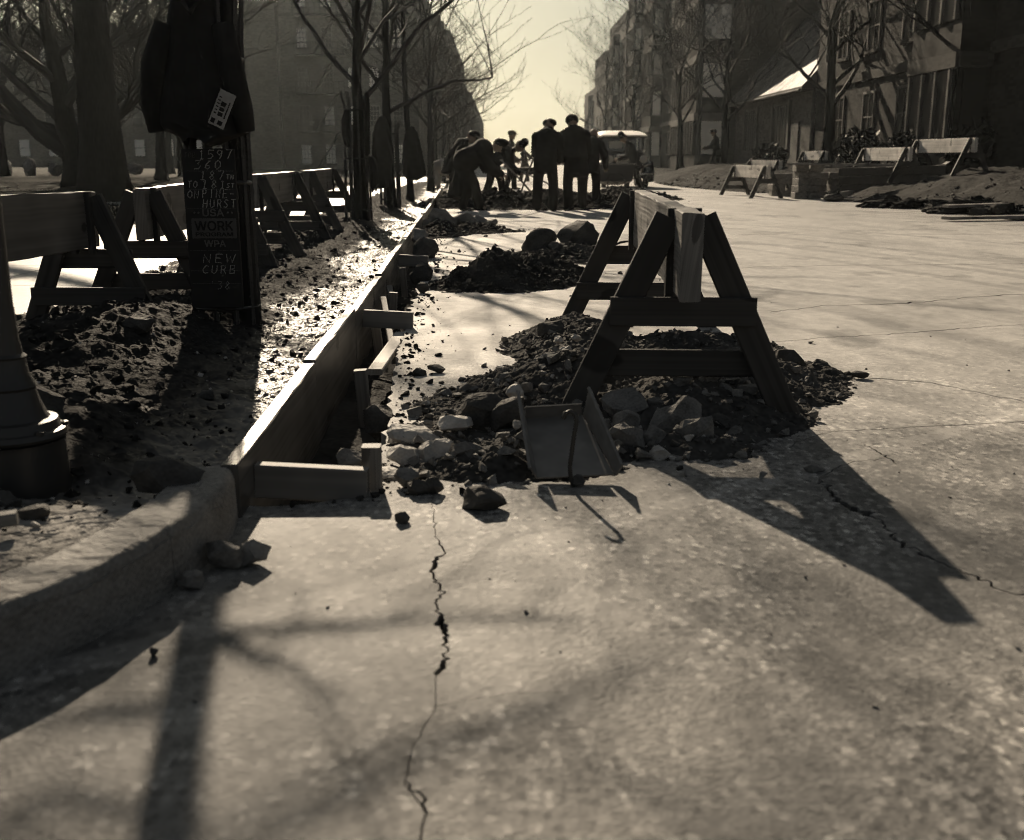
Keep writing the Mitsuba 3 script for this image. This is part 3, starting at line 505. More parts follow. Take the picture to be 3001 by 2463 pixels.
STONES = [ # x, y, z, (sx, sy, sz), tilt, material, label
    (0.455, 3.78, 0.075, (.185, .17, .13), 0.2, 'm_rock', 'rounded stone right of the metal scoop, uppermost of the stones there'),
    (0.625, 3.62, 0.055, (.24, .16, .17), -0.25, 'm_rock', 'largest broken concrete slab under the right leg of the foreground barricade'),
    (0.66, 3.47, 0.055, (.15, .12, .15), 0.5, 'm_rock', 'upright wedge of broken concrete in front of the largest slab'),
    (0.52, 3.46, 0.035, (.09, .09, .08), 0.1, 'm_rock', 'small round stone between the scoop and the concrete wedge'),
    (0.425, 3.44, 0.04, (.12, .1, .11), 0.3, 'm_rock', 'stone tucked against the right side wall of the metal scoop'),
    (0.52, 3.33, 0.02, (.08, .07, .05), 0.1, 'm_rock_pale', 'small pale stone lowest in the pile right of the scoop'),
    (0.44, 3.58, 0.06, (.10, .1, .09), 0.6, 'm_rock', 'stone wedged under the uppermost rounded one right of the scoop'),
    (0.80, 3.66, 0.03, (.13, .11, .08), 0.0, 'm_rock_dark', 'dark stone at the right end of the rubble heap, left of the barricade leg'),
    (0.90, 3.80, 0.04, (.12, .1, .09), 0.3, 'm_rock_dark', 'dark lump behind the right end of the rubble heap'),
    (1.10, 4.02, 0.045, (.12, .1, .10), 0.0, 'm_rock_dark', 'dark lump against the outer side of the right barricade leg'),
    (1.33, 4.70, 0.06, (.2, .16, .14), 0.2, 'm_rock_dark', 'earthy clod just right of the foreground barricade'),
    (1.45, 4.72, 0.03, (.1, .08, .07), 0.2, 'm_rock_dark', 'smaller clod beside the earthy one right of the barricade'),
    (1.60, 4.62, 0.02, (.10, .05, .04), 0.1, 'm_rock_dark', 'flat flake of concrete at the end of the crack right of the barricade'),
    (-0.285, 3.52, 0.03, (.22, .14, .06), 0.15, 'm_rock_pale', 'long pale flagstone on the left side of the rubble heap'),
    (-0.16, 3.62, 0.05, (.15, .12, .06), -0.1, 'm_rock_pale', 'second pale flagstone right behind the long one'),
    (-0.30, 3.27, 0.03, (.13, .10, .075), 0.2, 'm_rock_pale', 'pale broken stone near the left stake of the trench'),
    (-0.235, 3.30, 0.03, (.07, .08, .075), 0.4, 'm_rock_pale', 'small pale cube of stone in the middle of the pale cluster'),
    (-0.185, 3.31, 0.035, (.11, .09, .085), 0.5, 'm_rock_pale', 'pale angular stone at the right of the pale cluster'),
    (-0.355, 3.16, 0.0, (.20, .12, .05), 0.1, 'm_rock_pale', 'flat pale slab lying in front of the pale cluster by the trench'),
    (-0.275, 3.05, 0.025, (.085, .08, .07), 0.3, 'm_rock', 'round stone in front of the flat pale slab'),
    (-0.235, 2.97, 0.02, (.07, .06, .05), 0.3, 'm_rock_dark', 'dark angular stone at the head of the long road crack'),
    (-0.195, 2.98, 0.022, (.06, .06, .055), 0.1, 'm_rock_dark', 'round dark stone right of the angular one at the crack head'),
    (-0.06, 3.72, 0.07, (.24, .18, .14), 0.2, 'm_rock_dark', 'big dark chunk in the middle of the rubble heap'),
    (0.03, 3.66, 0.07, (.12, .12, .2), 0.6, 'm_rock_dark', 'dark slab standing on edge in the middle of the rubble heap'),
    (-0.09, 3.28, 0.035, (.13, .11, .085), 0.2, 'm_rock', 'grey stone at the front of the heap between pale cluster and scoop'),
    (-0.01, 3.24, 0.03, (.12, .11, .075), 0.4, 'm_rock_dark', 'dark stone left of the foot of the metal scoop'),
    (0.06, 3.85, 0.1, (.085, .07, .075), 0.5, 'm_rock_pale', 'pale pointed stone high on the heap left of the scoop'),
    (0.06, 3.52, 0.07, (.045, .045, .04), 0.1, 'm_rock_pale', 'small bright stone touching the left wall of the scoop'),
    (0.29, 4.55, 0.14, (.075, .06, .05), 0.1, 'm_rock_pale', 'small bright stone near the left leg of the barricade'),
    (0.27, 4.85, 0.14, (.05, .05, .04), 0.1, 'm_rock_pale', 'bright chip on the crest of the heap'), (0.36, 4.9, 0.14, (.05, .04, .04), 0.1, 'm_rock_pale', 'second bright chip right of the one on the crest of the heap'),
    (0.28, 5.35, 0.1, (.2, .16, .12), 0.1, 'm_rock_dark', 'squarish clod at the far upper end of the rubble heap'),
    (-0.285, 4.78, 0.02, (.10, .07, .04), 0.2, 'm_rock_dark', 'flat dark lump alone on the road behind the heap'), (-0.36, 4.72, 0.015, (.08, .06, .035), 0.4, 'm_rock_dark', 'flat lump at the trench edge left of the lone flat lump'),
    (-0.055, 2.84, 0.028, (.155, .10, .075), 0.05, 'm_rock_dark', 'black angular block lying on the concrete in front of the heap'),
    (-0.262, 2.72, 0.012, (.05, .04, .034), 0.3, 'm_rock_dark', 'small black lump on the concrete left of the long crack'),
    (-0.655, 2.40, 0.035, (.105, .09, .085), 0.2, 'm_rock', 'broken stone leaning against the curved kerb'), (-0.595, 2.42, 0.03, (.085, .07, .065), -0.2, 'm_rock', 'pointed stone next to the one leaning on the kerb'), (-0.70, 2.27, 0.02, (.06, .05, .05), 0.3, 'm_rock', 'small stone in the shade at the foot of the kerb'),
    (-0.68, 1.93, 0.008, (.02, .02, .022), 0.0, 'm_rock_dark', 'tiny dark cube of stone near the kerb at lower left'),
    (-0.46, 3.95, -0.03, (.14, .16, .16), 0.3, 'm_rock_dark', 'dark block of broken road hanging in the edge of the trench'),
    (-0.50, 3.45, -0.05, (.12, .12, .14), 0.3, 'm_rock', 'pale cornered block standing in the trench by the front stake'),
    (-0.62, 8.6, 0.05, (.22, .24, .2), 0.2, 'm_rock_dark', 'dark boulder beside the form in the trench, near the third spreader'), (-0.72, 10.6, 0.08, (.26, .3, .28), 0.4, 'm_rock_dark', 'large dark boulder in the trench further along the form'),
    (-0.86, 11.8, 0.1, (.24, .3, .24), 0.0, 'm_rock', 'boulder at the trench edge below the leaning slabs'), (-0.76, 14.3, 0.16, (.42, .12, .42), 0.15, 'm_rock', 'grey slab standing on edge beside the trench'), (-0.52, 14.75, 0.12, (.4, .3, .2), -0.3, 'm_rock', 'tilted flat slab right of the standing slab'), (-0.3, 15.1, 0.1, (.3, .3, .18), 0.3, 'm_rock', 'slab with a lit top at the feet of the bent man'), (-0.1, 15.4, 0.06, (.2, .2, .12), 0.1, 'm_rock', 'smaller stone right of the slab with the lit top'),
    (0.84, 11.2, 0.15, (.46, .36, .38), 0.2, 'm_rock_dark', 'large rounded boulder behind the crumbly earth heap'), (0.40, 10.9, 0.12, (.42, .3, .28), -0.5, 'm_rock_dark', 'tilted stone left of the large rounded boulder'), (0.58, 10.6, 0.08, (.22, .2, .18), 0.6, 'm_rock_dark', 'pointed stone between the tilted stone and the large boulder'),
    (1.2, 10.9, 0.04, (.16, .12, .1), 0.2, 'm_rock_dark', 'small stone near the left leg of the foreground barricade, on loose sticks'),
    (-0.56, 7.75, 0.035, (.11, .1, .09), 0.2, 'm_rock_dark', 'round dark stone left of the crumbly heap'), (-0.60, 7.55, 0.02, (.06, .06, .05), 0.2, 'm_rock_dark', 'small stone left of the round one by the crumbly heap')]
for i, (x, y, z, s, rx, m, lab) in enumerate(STONES):
    single('stone', place(rock(s, 200 + i, 30), (x, y, z), (i * 1.3) % 0.7 - 0.35, rx * 0.6, rx), m, lab, 'stone', smooth=28)
single('shadow_rock', place(rock((.21, .12, .11), 300, 30), (-0.86, 2.63, 0.16), 0.3, 0.1), 'm_rock_dark', 'dark block standing in for the shadowed hollow beside the start of the timber form', 'stone', smooth=28)  # dark rock put in place of a hole lying in shadow
for i, (x, y, s, lab) in enumerate([(-1.50, 3.35, (.22, .2, .2), 'dark clod in the middle of the dug bank'), (-1.72, 5.05, (.17, .15, .15), 'squarish dark clod high on the dug bank'), (-1.16, 4.15, (.09, .07, .05), 'rounded stone on the bright mud beside the form'), (-1.30, 2.62, (.12, .08, .06), 'dark stone near the lamp post base'), (-1.12, 2.45, (.1, .06, .05), 'dark flat stone between lamp post and kerb')]):
    single('bank_clod', place(rock(s, 310 + i, 26), (x, y, bz(x, y) + s[2] * .2), i), 'm_rock_dark', lab, 'clod', smooth=28)
r_ = np.random.RandomState(5)
for i in range(9):
    x, y, a = 1.05 + 0.45 * r_.rand(), 10.6 + 0.9 * r_.rand(), r_.randn() * 0.4; L = 0.3 + 0.35 * r_.rand()
    single('stick', tube([(x, y, 0.03), (x + L * 0.5 * math.cos(a), y + L * 0.5 * math.sin(a), 0.07), (x + L * math.cos(a), y + L * math.sin(a), 0.03 + 0.08 * r_.rand())], [0.012, 0.014, 0.008], 5), 'm_twig', 'loose root or stick lying beside the large rounded boulder on the road', 'stick', 'sticks beside the boulder')

# ---------------------------------------------------------------- metal scoop with hook rod
sc = thing('metal_scoop', 'metal chute scoop with two raised sides leaning on the rubble, opening toward the viewer', 'scoop')
B0, B1, T0_, T1_ = np.array([0.115, 3.075, 0.012]), np.array([0.345, 3.075, 0.022]), np.array([0.085, 3.34, 0.135]), np.array([0.265, 3.34, 0.145])
def sheet(a, b, c, d, t=0.005):
    nn = np.cross(b - a, d - a); nn = nn / np.linalg.norm(nn) * t; return hull([a, b, c, d, a + nn, b + nn, c + nn, d + nn])
nf = np.cross(B1 - B0, T0_ - B0); nf /= np.linalg.norm(nf)
obj('floor', sheet(B0, B1, T1_, T0_), 'm_steel', sc)
for (a, b, s) in ((B0, T0_, -1), (B1, T1_, 1)):
    o = np.array([0.022 * s, 0, 0]); obj('side_wall', sheet(a + o * 0.2, b + o * 0.2, b + o + nf * 0.11, a + o + nf * 0.04), 'm_steel', sc)
    obj('rolled_rim', tube([a + o + nf * 0.042, b + o + nf * 0.112], 0.006, 8), 'm_steel', sc, smooth=True)
obj('back_wall', sheet(T0_, T1_, T1_ + nf * 0.05, T0_ + nf * 0.05), 'm_steel', sc)
hk_ = [(0.222, 3.035, 0.0), (0.212, 3.03, 0.02), (0.208, 3.03, 0.06), (0.218, 3.03, 0.15), (0.226, 3.03, 0.20), (0.222, 3.03, 0.222), (0.208, 3.03, 0.232), (0.193, 3.03, 0.226), (0.187, 3.03, 0.21)]
hr = thing('hook_rod', 'dark iron rod with a hooked top standing in front of the metal scoop', 'hook rod')
obj('rod', tube(hk_, 0.0068, 8), 'm_iron', hr, smooth=True); obj('foot', rock((0.05, 0.05, 0.035), 9, 24).apply_translation((0.235, 3.04, 0.018)), 'm_rock_dark', hr)

# ---------------------------------------------------------------- lamp post, lower left
lp = thing('lamp_post', 'cast iron lamp post base with a flared ring, cut by the left edge of view', 'lamp post')
at_ = (-1.345, 2.88, 0.06)
obj('base_drum', lathe([(0.139, -0.1), (0.139, 0.0), (0.132, 0.02), (0.1285, 0.12), (0.132, 0.135), (0, 0.14)], 28, at_), 'm_iron', lp, smooth=40)
obj('ring', lathe([(0.088, 0.14), (0.1338, 0.141), (0.1382, 0.15), (0.1338, 0.163), (0.1232, 0.166), (0.1188, 0.178), (0.1144, 0.19), (0.088, 0.195), (0, 0.196)], 28, at_), 'm_iron', lp, smooth=40)
obj('fluted_cone', lathe([(0.09856, 0.19), (0.088, 0.205), (0.0748, 0.24), (0.066, 0.275), (0.07216, 0.283), (0.06688, 0.292), (0.0528, 0.32), (0.0484, 0.36), (0.0528, 0.366), (0.044, 0.374), (0.03696, 0.42), (0.03344, 0.5)], 14, at_), 'm_iron', lp, smooth=25)
obj('post', lathe([(0.032, 0.45), (0.028, 1.8), (0.024, 3.2), (0.03, 3.25), (0.0, 3.26)], 14, at_), 'm_iron', lp, smooth=40)
for i in range(6):
    a = i * 1.047 + 0.4; obj('bolt', lathe([(0.012, 0.162), (0.012, 0.172), (0, 0.175)], 6, (at_[0] + 0.128 * math.cos(a), at_[1] + 0.128 * math.sin(a), at_[2])), 'm_iron', lp)
hd = obj('lantern', lathe([(0.03, 3.25), (0.09, 3.32), (0.13, 3.66), (0.15, 3.68), (0.05, 3.82), (0, 3.86)], 8, at_), 'm_lens', lp)

# ---------------------------------------------------------------- trees
def grow(r, base, d, L, rad, depth, out, spread=0.6, up=0.25, nb=(3, 5), tip=0.0035, minr=0.004):
    n = 5 + int(3 * (depth > 1)); p = [np.array(base, float)]; dd = np.array(d, float)
    for i in range(n):
        dd = dd + 0.10 * r.randn(3) + np.array([0, 0, up * 0.12]); dd /= np.linalg.norm(dd); p.append(p[-1] + dd * L / n)
    p = np.array(p); rr = np.linspace(rad, max(minr, rad * 0.42), len(p)); out.append((p, rr, 7 if rad > 0.05 else (5 if rad > 0.015 else 3)))
    if depth <= 0: return
    for k in range(r.randint(*nb) + 1):
        t = 0.25 + 0.75 * r.rand() if k else 1.0
        i = min(len(p) - 2, int(t * (len(p) - 1))); q = p[i + 1] if k == 0 else p[i] + (p[i + 1] - p[i]) * r.rand()
        a = r.rand() * 6.283; ax = np.array([math.cos(a), math.sin(a), 0.15 + 0.5 * r.rand()]); nd = dd * (1 - spread) + ax * spread * (1.0 if k else 0.35); nd /= np.linalg.norm(nd)
        grow(r, q, nd, L * (0.55 + 0.25 * r.rand()), max(minr, rr[i] * (0.62 if k else 0.85)), depth - 1, out, spread, up, nb, tip, minr)
def tree(label, x, y, z, h, rad, seed, depth=4, fork=0.4, lean=(0, 0), spread=0.6, up=0.3, limbs=None, nmain=6, nb=(3, 5), minr=0.004, group=None, trunk_only=None, name='bare_tree'):
    r = np.random.RandomState(seed); k = thing(name, label, 'tree', group); H = h * (fork + 0.25)
    n = 14; t = np.linspace(0, 1, n); p = np.stack([x + lean[0] * t * H + 0.02 * h * np.cumsum(r.randn(n)) * 0.08, y + lean[1] * t * H + 0.02 * h * np.cumsum(r.randn(n)) * 0.08, z - 0.1 + t * H], 1)
    rr = rad * (1 - 0.5 * t) * (1 + 0.55 * np.exp(-t * H / (2.2 * rad + 0.05)))
    obj('trunk', tube(p, rr, 14), 'm_bark', k, smooth=True)
    out = []
    for m in range(nmain):
        tt_ = fork / (fork + 0.25) + (1 - fork / (fork + 0.25)) * m / max(1, nmain - 1); i = min(n - 1, int(round(tt_ * (n - 1)))); a = m * 2.4 + r.rand()
        d = np.array([math.cos(a), math.sin(a), 0.7 + 0.6 * r.rand()]); d = d / np.linalg.norm(d)
        if m == nmain - 1: d = np.array([lean[0] + 0.1 * r.randn(), lean[1] + 0.1 * r.randn(), 1.0])
        grow(r, p[i], d, h * (0.24 + 0.12 * r.rand()), rr[i] * (0.55 if m < nmain - 1 else 0.95), depth - 1, out, spread, up, nb, minr=minr)
    for (b0, d, L, rd) in (limbs or []): grow(r, b0, np.array(d) / np.linalg.norm(d), L, rd, depth - 1, out, spread, up, nb, minr=minr)
    obj('crown', cat_([tube(*o, cap=False) for o in out]), 'm_twig', k)
    return k
def guard(label, x, y, z, h, rb, rt, n, seed, hoops=(0.12, 0.5, 0.85), flare=0.05):
    r = np.random.RandomState(seed); k = thing('tree_guard', label, 'tree guard')
    for i in range(n):
        a = i * 2 * math.pi / n + 0.2; c, s = math.cos(a), math.sin(a); hh = h * (0.97 + 0.05 * r.rand())
        pts = [(x + rb * c, y + rb * s, z - 0.05), (x + (rb + rt) / 2 * c, y + (rb + rt) / 2 * s, z + hh * 0.5), (x + rt * c, y + rt * s, z + hh * 0.88), (x + (rt + flare) * c, y + (rt + flare) * s, z + hh)]
        obj('stave', tube(pts, [0.016, 0.016, 0.015, 0.012], 4), 'm_wood_dark', k)
    for t in hoops:
        R = rb + (rt - rb) * t + 0.006; a = np.linspace(0, 2 * math.pi, 25)
        obj('hoop', tube(np.stack([x + R * np.cos(a), y + R * np.sin(a), 0 * a + z + h * t], 1), 0.011, 4, cap=False), 'm_iron', k)
    return k
# the street tree carrying the sign board: its shadow falls across the foreground
def back(px, py, h): return np.array([px, py, 0.0]) + h / SUN[2] * SUN
T0 = np.array([-1.445, 5.98])
k0 = tree('young street tree with a coat and the chalked sign hung on it', T0[0], T0[1], 0.0, 6.5, 0.060, 3, 3, 0.44, (0.012, 0.0), nmain=5, nb=(2, 3), name='street_tree')
r0, out0 = np.random.RandomState(4), []
for (sx, sy, h, h0, rd) in [(-0.30, 1.66, 2.75, 1.93, .020), (-0.02, 2.10, 2.40, 1.95, .015), (-0.90, 1.66, 2.65, 2.1, .016), (-0.80, 1.48, 2.85, 2.25, .015), (0.5, 2.15, 2.8, 2.3, .010), (0.25, 1.75, 2.95, 2.35, .012)]:
    a = np.array([T0[0], T0[1], h0]); b = back(sx, sy, h); n_ = 7; q = np.linspace(0, 1, n_)[:, None]; p_ = a + (b - a) * q * 1.1 + 0.02 * np.cumsum(r0.randn(n_, 3), 0) * q; out0.append((p_, np.linspace(rd, rd * .5, n_), 7))
    for m_ in (3, 5): grow(r0, p_[m_], (p_[m_] - a) / np.linalg.norm(p_[m_] - a) + 0.5 * r0.randn(3), 0.5, rd * .45, 0, out0)
obj('low_branch', out0[0] and cat_([tube(*o) for o in out0]), 'm_twig', k0)
guard('tree guard of tall wooden staves round the tree with the chalked sign', -1.53, 6.0, 0.0, 1.83, 0.17, 0.155, 10, 1, (0.08, 0.45, 0.8), 0.02)
tree('street tree inside the tall slatted guard, second along the left kerb', -2.03, 15.7, 0, 8.5, 0.095, 7, 3, 0.20, (0.02, 0), spread=0.72, up=0.05, nmain=9, nb=(2, 4), name='street_tree')
guard('tall slatted tree guard with flared tips on the second street tree', -2.03, 15.7, 0, 1.9, 0.19, 0.155, 9, 2)
tree('street tree in a low guard with a coat over it, third along the left kerb', -2.05, 20.6, 0, 9.0, 0.10, 12, 3, 0.20, (0.0, 0), spread=0.7, up=0.15, nmain=8, nb=(2, 4), name='street_tree')
guard('low tree guard with a long coat over it, third along the left kerb', -2.05, 20.6, 0, 1.65, 0.19, 0.17, 9, 3)
tree('slender street tree with a dark coat at its foot, fourth along the left kerb', -1.95, 24.0, 0, 9.0, 0.075, 15, 3, 0.25, (0.0, 0), spread=0.7, up=0.1, nmain=7, nb=(2, 4), name='street_tree')
for i, (x, y, h) in enumerate([(-2.0, 32, 7.5), (-2.3, 40, 7.5), (-2.5, 49, 8), (-2.7, 60, 8), (-3.0, 74, 9)]):
    tree(['fifth street tree on the left, above the pale crouching man', 'sixth street tree on the left side of the street', 'seventh street tree on the left side of the street', 'eighth street tree on the left, hazy against the houses', 'furthest street tree on the left, palest in the haze'][i], x, y, 0, h, 0.10, 30 + i, 3, 0.22, (0.01, 0), spread=0.7, up=0.1, nmain=9, nb=(3, 5), minr=0.007, name='street_tree')
# park trees
k = tree('massive dark tree trunk standing on the lawn at the left', -8.85, 24.6, 0.0, 16, 0.44, 41, 4, 0.42, (0.004, 0), nmain=7, minr=0.01, name='park_tree')
tree('leaning park tree behind the massive trunk, with long limbs sweeping to the left', -13.0, 34, 0.2, 14, 0.36, 44, 4, 0.10, (-0.10, 0.0), spread=0.6, up=0.12, nmain=9, minr=0.011, name='park_tree',
     limbs=[((-12.9, 34, 0.9), (-1.0, -0.2, 0.62), 5.5, 0.30), ((-13.1, 34, 1.6), (-0.9, 0.2, 0.35), 5, 0.2), ((-12.8, 34, 1.3), (0.9, 0.1, 0.75), 5, 0.18)])
for i, (x, y, h, s) in enumerate([(-13.5, 44, 12, 50), (-17.5, 47, 13, 51), (-22.5, 50, 13, 52), (-27, 58, 14, 53), (-18.5, 62, 14, 54), (-31, 64, 14, 55), (-24.5, 70, 14, 56), (-15.8, 55, 11, 57)]):
    tree(['park tree behind the massive trunk, right of it', 'park tree left of the massive trunk, with fine drooping twigs', 'park tree at the left edge of the lawn', 'far park tree at the left edge, in front of the battlemented roofline', 'far park tree just left of the sign tree', 'farthest park tree at the extreme left', 'far park tree behind the massive trunk', 'small park tree between the massive trunk and the sign tree'][i], x, y, 0.2, h, 0.2, s, 4, 0.16, (0.03 * (-1) ** i, 0), spread=0.62, up=0.1, nmain=9, nb=(3, 5), minr=0.012, name='park_tree')
# right side trees
for i, (x, y, z, h, rad, s, lab) in enumerate([(12.3, 41, 0.6, 11, 0.24, 61, 'bare tree on the right bank in front of the tall narrow windows'), (9.15, 44.5, 0.35, 10, 0.15, 62, 'forked bare tree on the right, behind the block stacks'),
        (9.3, 56, 0.35, 11, 0.16, 63, 'bare tree on the right next to the slender lamp standard'), (9.3, 75, 0.3, 11, 0.16, 64, 'hazy bare tree on the right, rising behind the parked car'), (9.4, 96, 0.3, 11, 0.16, 65, 'furthest bare tree on the right, palest in the haze'), (13.5, 31, 0.65, 11, 0.18, 66, 'bare tree at the right edge of the photo, before the dark house front')]):
    tree(lab, x, y, z, h, rad, s, 4, 0.2, (-0.01, 0), spread=0.58, up=0.2, nmain=8, nb=(3, 4), minr=0.008, name='street_tree')

# ---------------------------------------------------------------- sign board with lettering
sb = thing('sign_board', 'dark chalked works sign with a pale printed panel, tied to the tree guard', 'sign')
SX0, SX1, SY = -1.672, -1.392, 5.80
obj('panel', box(SX0, SX1, SY, SY + 0.022, 0.16, 1.0, 0.004), 'm_board', sb)
for z in (0.885, 0.79, 0.69, 0.47, 0.36, 0.29): obj('ruled_line', box(SX0 + 0.01, SX1 - 0.008, SY - 0.0015, SY + 0.004, z, z + 0.002), 'm_board_pale', sb)
obj('printed_panel', box(SX0 + 0.03, SX1 - 0.012, SY - 0.004, SY + 0.001, 0.535, 0.64), 'm_board_pale', sb)
STROKES = {'1': [[(.25, .8), (.5, 1), (.5, 0)], [(.25, 0), (.75, 0)]], '5': [[(.85, 1), (.25, 1), (.2, .55), (.6, .6), (.85, .35), (.6, .02), (.15, .05)]], '9': [[(.8, .75), (.6, .98), (.3, .95), (.2, .7), (.4, .5), (.75, .6), (.8, .9), (.75, .4), (.55, 0)]],
    '7': [[(.1, 1), (.85, 1), (.45, 0)]], '3': [[(.15, .95), (.8, 1), (.45, .6), (.8, .4), (.6, .05), (.1, .02)]], '6': [[(.75, 1), (.3, .6), (.2, .2), (.45, 0), (.75, .2), (.6, .45), (.25, .35)]], '0': [[(.5, 1), (.2, .7), (.2, .25), (.5, 0), (.8, .3), (.8, .75), (.5, 1)]],
    '8': [[(.5, .52), (.25, .75), (.5, 1), (.75, .75), (.5, .52), (.22, .25), (.5, 0), (.78, .25), (.5, .52)]], 'T': [[(.1, 1), (.9, 1)], [(.5, 1), (.5, 0)]], 'H': [[(.15, 1), (.15, 0)], [(.8, 1), (.8, 0)], [(.15, .5), (.8, .5)]],
    'O': [[(.5, 1), (.15, .7), (.15, .25), (.5, 0), (.85, .3), (.85, .75), (.5, 1)]], 'N': [[(.15, 0), (.15, 1), (.8, 0), (.8, 1)]], 'P': [[(.2, 0), (.2, 1), (.7, .95), (.8, .7), (.6, .5), (.2, .5)]], 'I': [[(.5, 1), (.5, 0)]], 'E': [[(.85, 1), (.2, 1), (.2, 0), (.85, 0)], [(.2, .52), (.7, .52)]],
    'U': [[(.15, 1), (.15, .25), (.45, 0), (.8, .25), (.8, 1)]], 'R': [[(.2, 0), (.2, 1), (.7, .95), (.8, .72), (.6, .5), (.2, .5)], [(.5, .5), (.85, 0)]], 'S': [[(.8, .92), (.45, 1), (.2, .78), (.75, .3), (.5, 0), (.12, .1)]], 'W': [[(.02, 1), (.28, 0), (.5, .7), (.72, 0), (.98, 1)]],
    'C': [[(.85, .85), (.5, 1), (.15, .6), (.2, .2), (.5, 0), (.85, .15)]], 'B': [[(.2, 0), (.2, 1), (.7, .95), (.7, .6), (.2, .52), (.8, .42), (.8, .08), (.2, 0)]], 'J': [[(.3, 1), (.8, 1)], [(.6, 1), (.6, .2), (.35, 0), (.12, .2)]], '-': [[(.2, .45), (.8, .45)]], "'": [[(.5, 1), (.45, .75)]], 'L': [[(.2, 1), (.2, 0), (.85, 0)]]}
def chalk(text, x, z, h, w, m='m_chalk', seed=0, t=0.0042, parent=None):
    r = np.random.RandomState(seed); ms = []
    for ch in text:
        if ch == ' ': x += w; continue
        for s in STROKES[ch]:
            q = np.array(s) + 0.018 * r.randn(len(s), 2); q = np.stack([x + q[:, 0] * w * 0.85 + q[:, 1] * 0.15 * w, 0 * q[:, 0] + SY - 0.003, z + q[:, 1] * h], 1)
            ms.append(tube(q, t * 0.5, 4))
        x += w
    return obj('chalk_text', cat_(ms), m, parent or sb)
L0 = SX0
chalk('1597', L0 + 0.085, 0.948, 0.046, 0.047, seed=1); chalk('360', L0 + 0.06, 0.895, 0.046, 0.052, seed=2); chalk('187', L0 + 0.085, 0.842, 0.044, 0.047, seed=3); chalk('TH', L0 + 0.228, 0.843, 0.024, 0.022, seed=4)
chalk('TO', L0 + 0.02, 0.80, 0.034, 0.03, seed=5); chalk('181', L0 + 0.092, 0.797, 0.042, 0.047, seed=6); chalk('ST', L0 + 0.228, 0.80, 0.022, 0.022, seed=7); chalk('ON', L0 + 0.016, 0.745, 0.04, 0.034, seed=8); chalk('PINE-', L0 + 0.092, 0.747, 0.044, 0.036, seed=9); chalk('HURST', L0 + 0.092, 0.696, 0.042, 0.037, seed=10)
chalk('JOB', L0 + 0.012, 0.955, 0.026, 0.022, 'm_board_pale', 14, 0.002); chalk('NEW', L0 + 0.07, 0.405, 0.046, 0.062, seed=11); chalk('CURB', L0 + 0.065, 0.345, 0.046, 0.048, seed=12); chalk("'38", L0 + 0.10, 0.262, 0.042, 0.04, seed=13, t=0.0025)
def lettering(text, h, cx, z, m, bold, parent=sb, name='lettering', y=SY - 0.003, width=None):
    t = meshkit.text_mesh(text, h, 0.0025, bold); w = t.bounds[1, 0] - t.bounds[0, 0]; t.apply_translation((-t.bounds[0, 0] - w / 2, 0, 0))
    if width: t.apply_scale((width / w, 1, 1))
    t.apply_transform(trimesh.transformations.rotation_matrix(math.pi / 2, (1, 0, 0))); t.apply_translation((cx, y, z)); return obj(name, t, m, parent)
cxp = (SX0 + 0.03 + SX1 - 0.012) / 2
lettering('USA', 0.036, cxp, 0.652, 'm_letter', True, width=0.115); lettering('WORK', 0.048, cxp, 0.577, 'm_ink', True, y=SY - 0.0055, width=0.205); lettering('PROGRAM', 0.02, cxp, 0.546, 'm_ink', True, y=SY - 0.0055, width=0.2); lettering('WPA', 0.034, cxp, 0.49, 'm_letter', True, width=0.115)
for i, dx in enumerate((-0.1, -0.078, 0.078, 0.1)): obj('star', lathe([(0.006, -0.002), (0.006, 0.002), (0, 0.0025)], 5), 'm_letter', sb, to=T().translate([cxp + dx, SY - 0.003, 0.67]).rotate([1, 0, 0], 90))

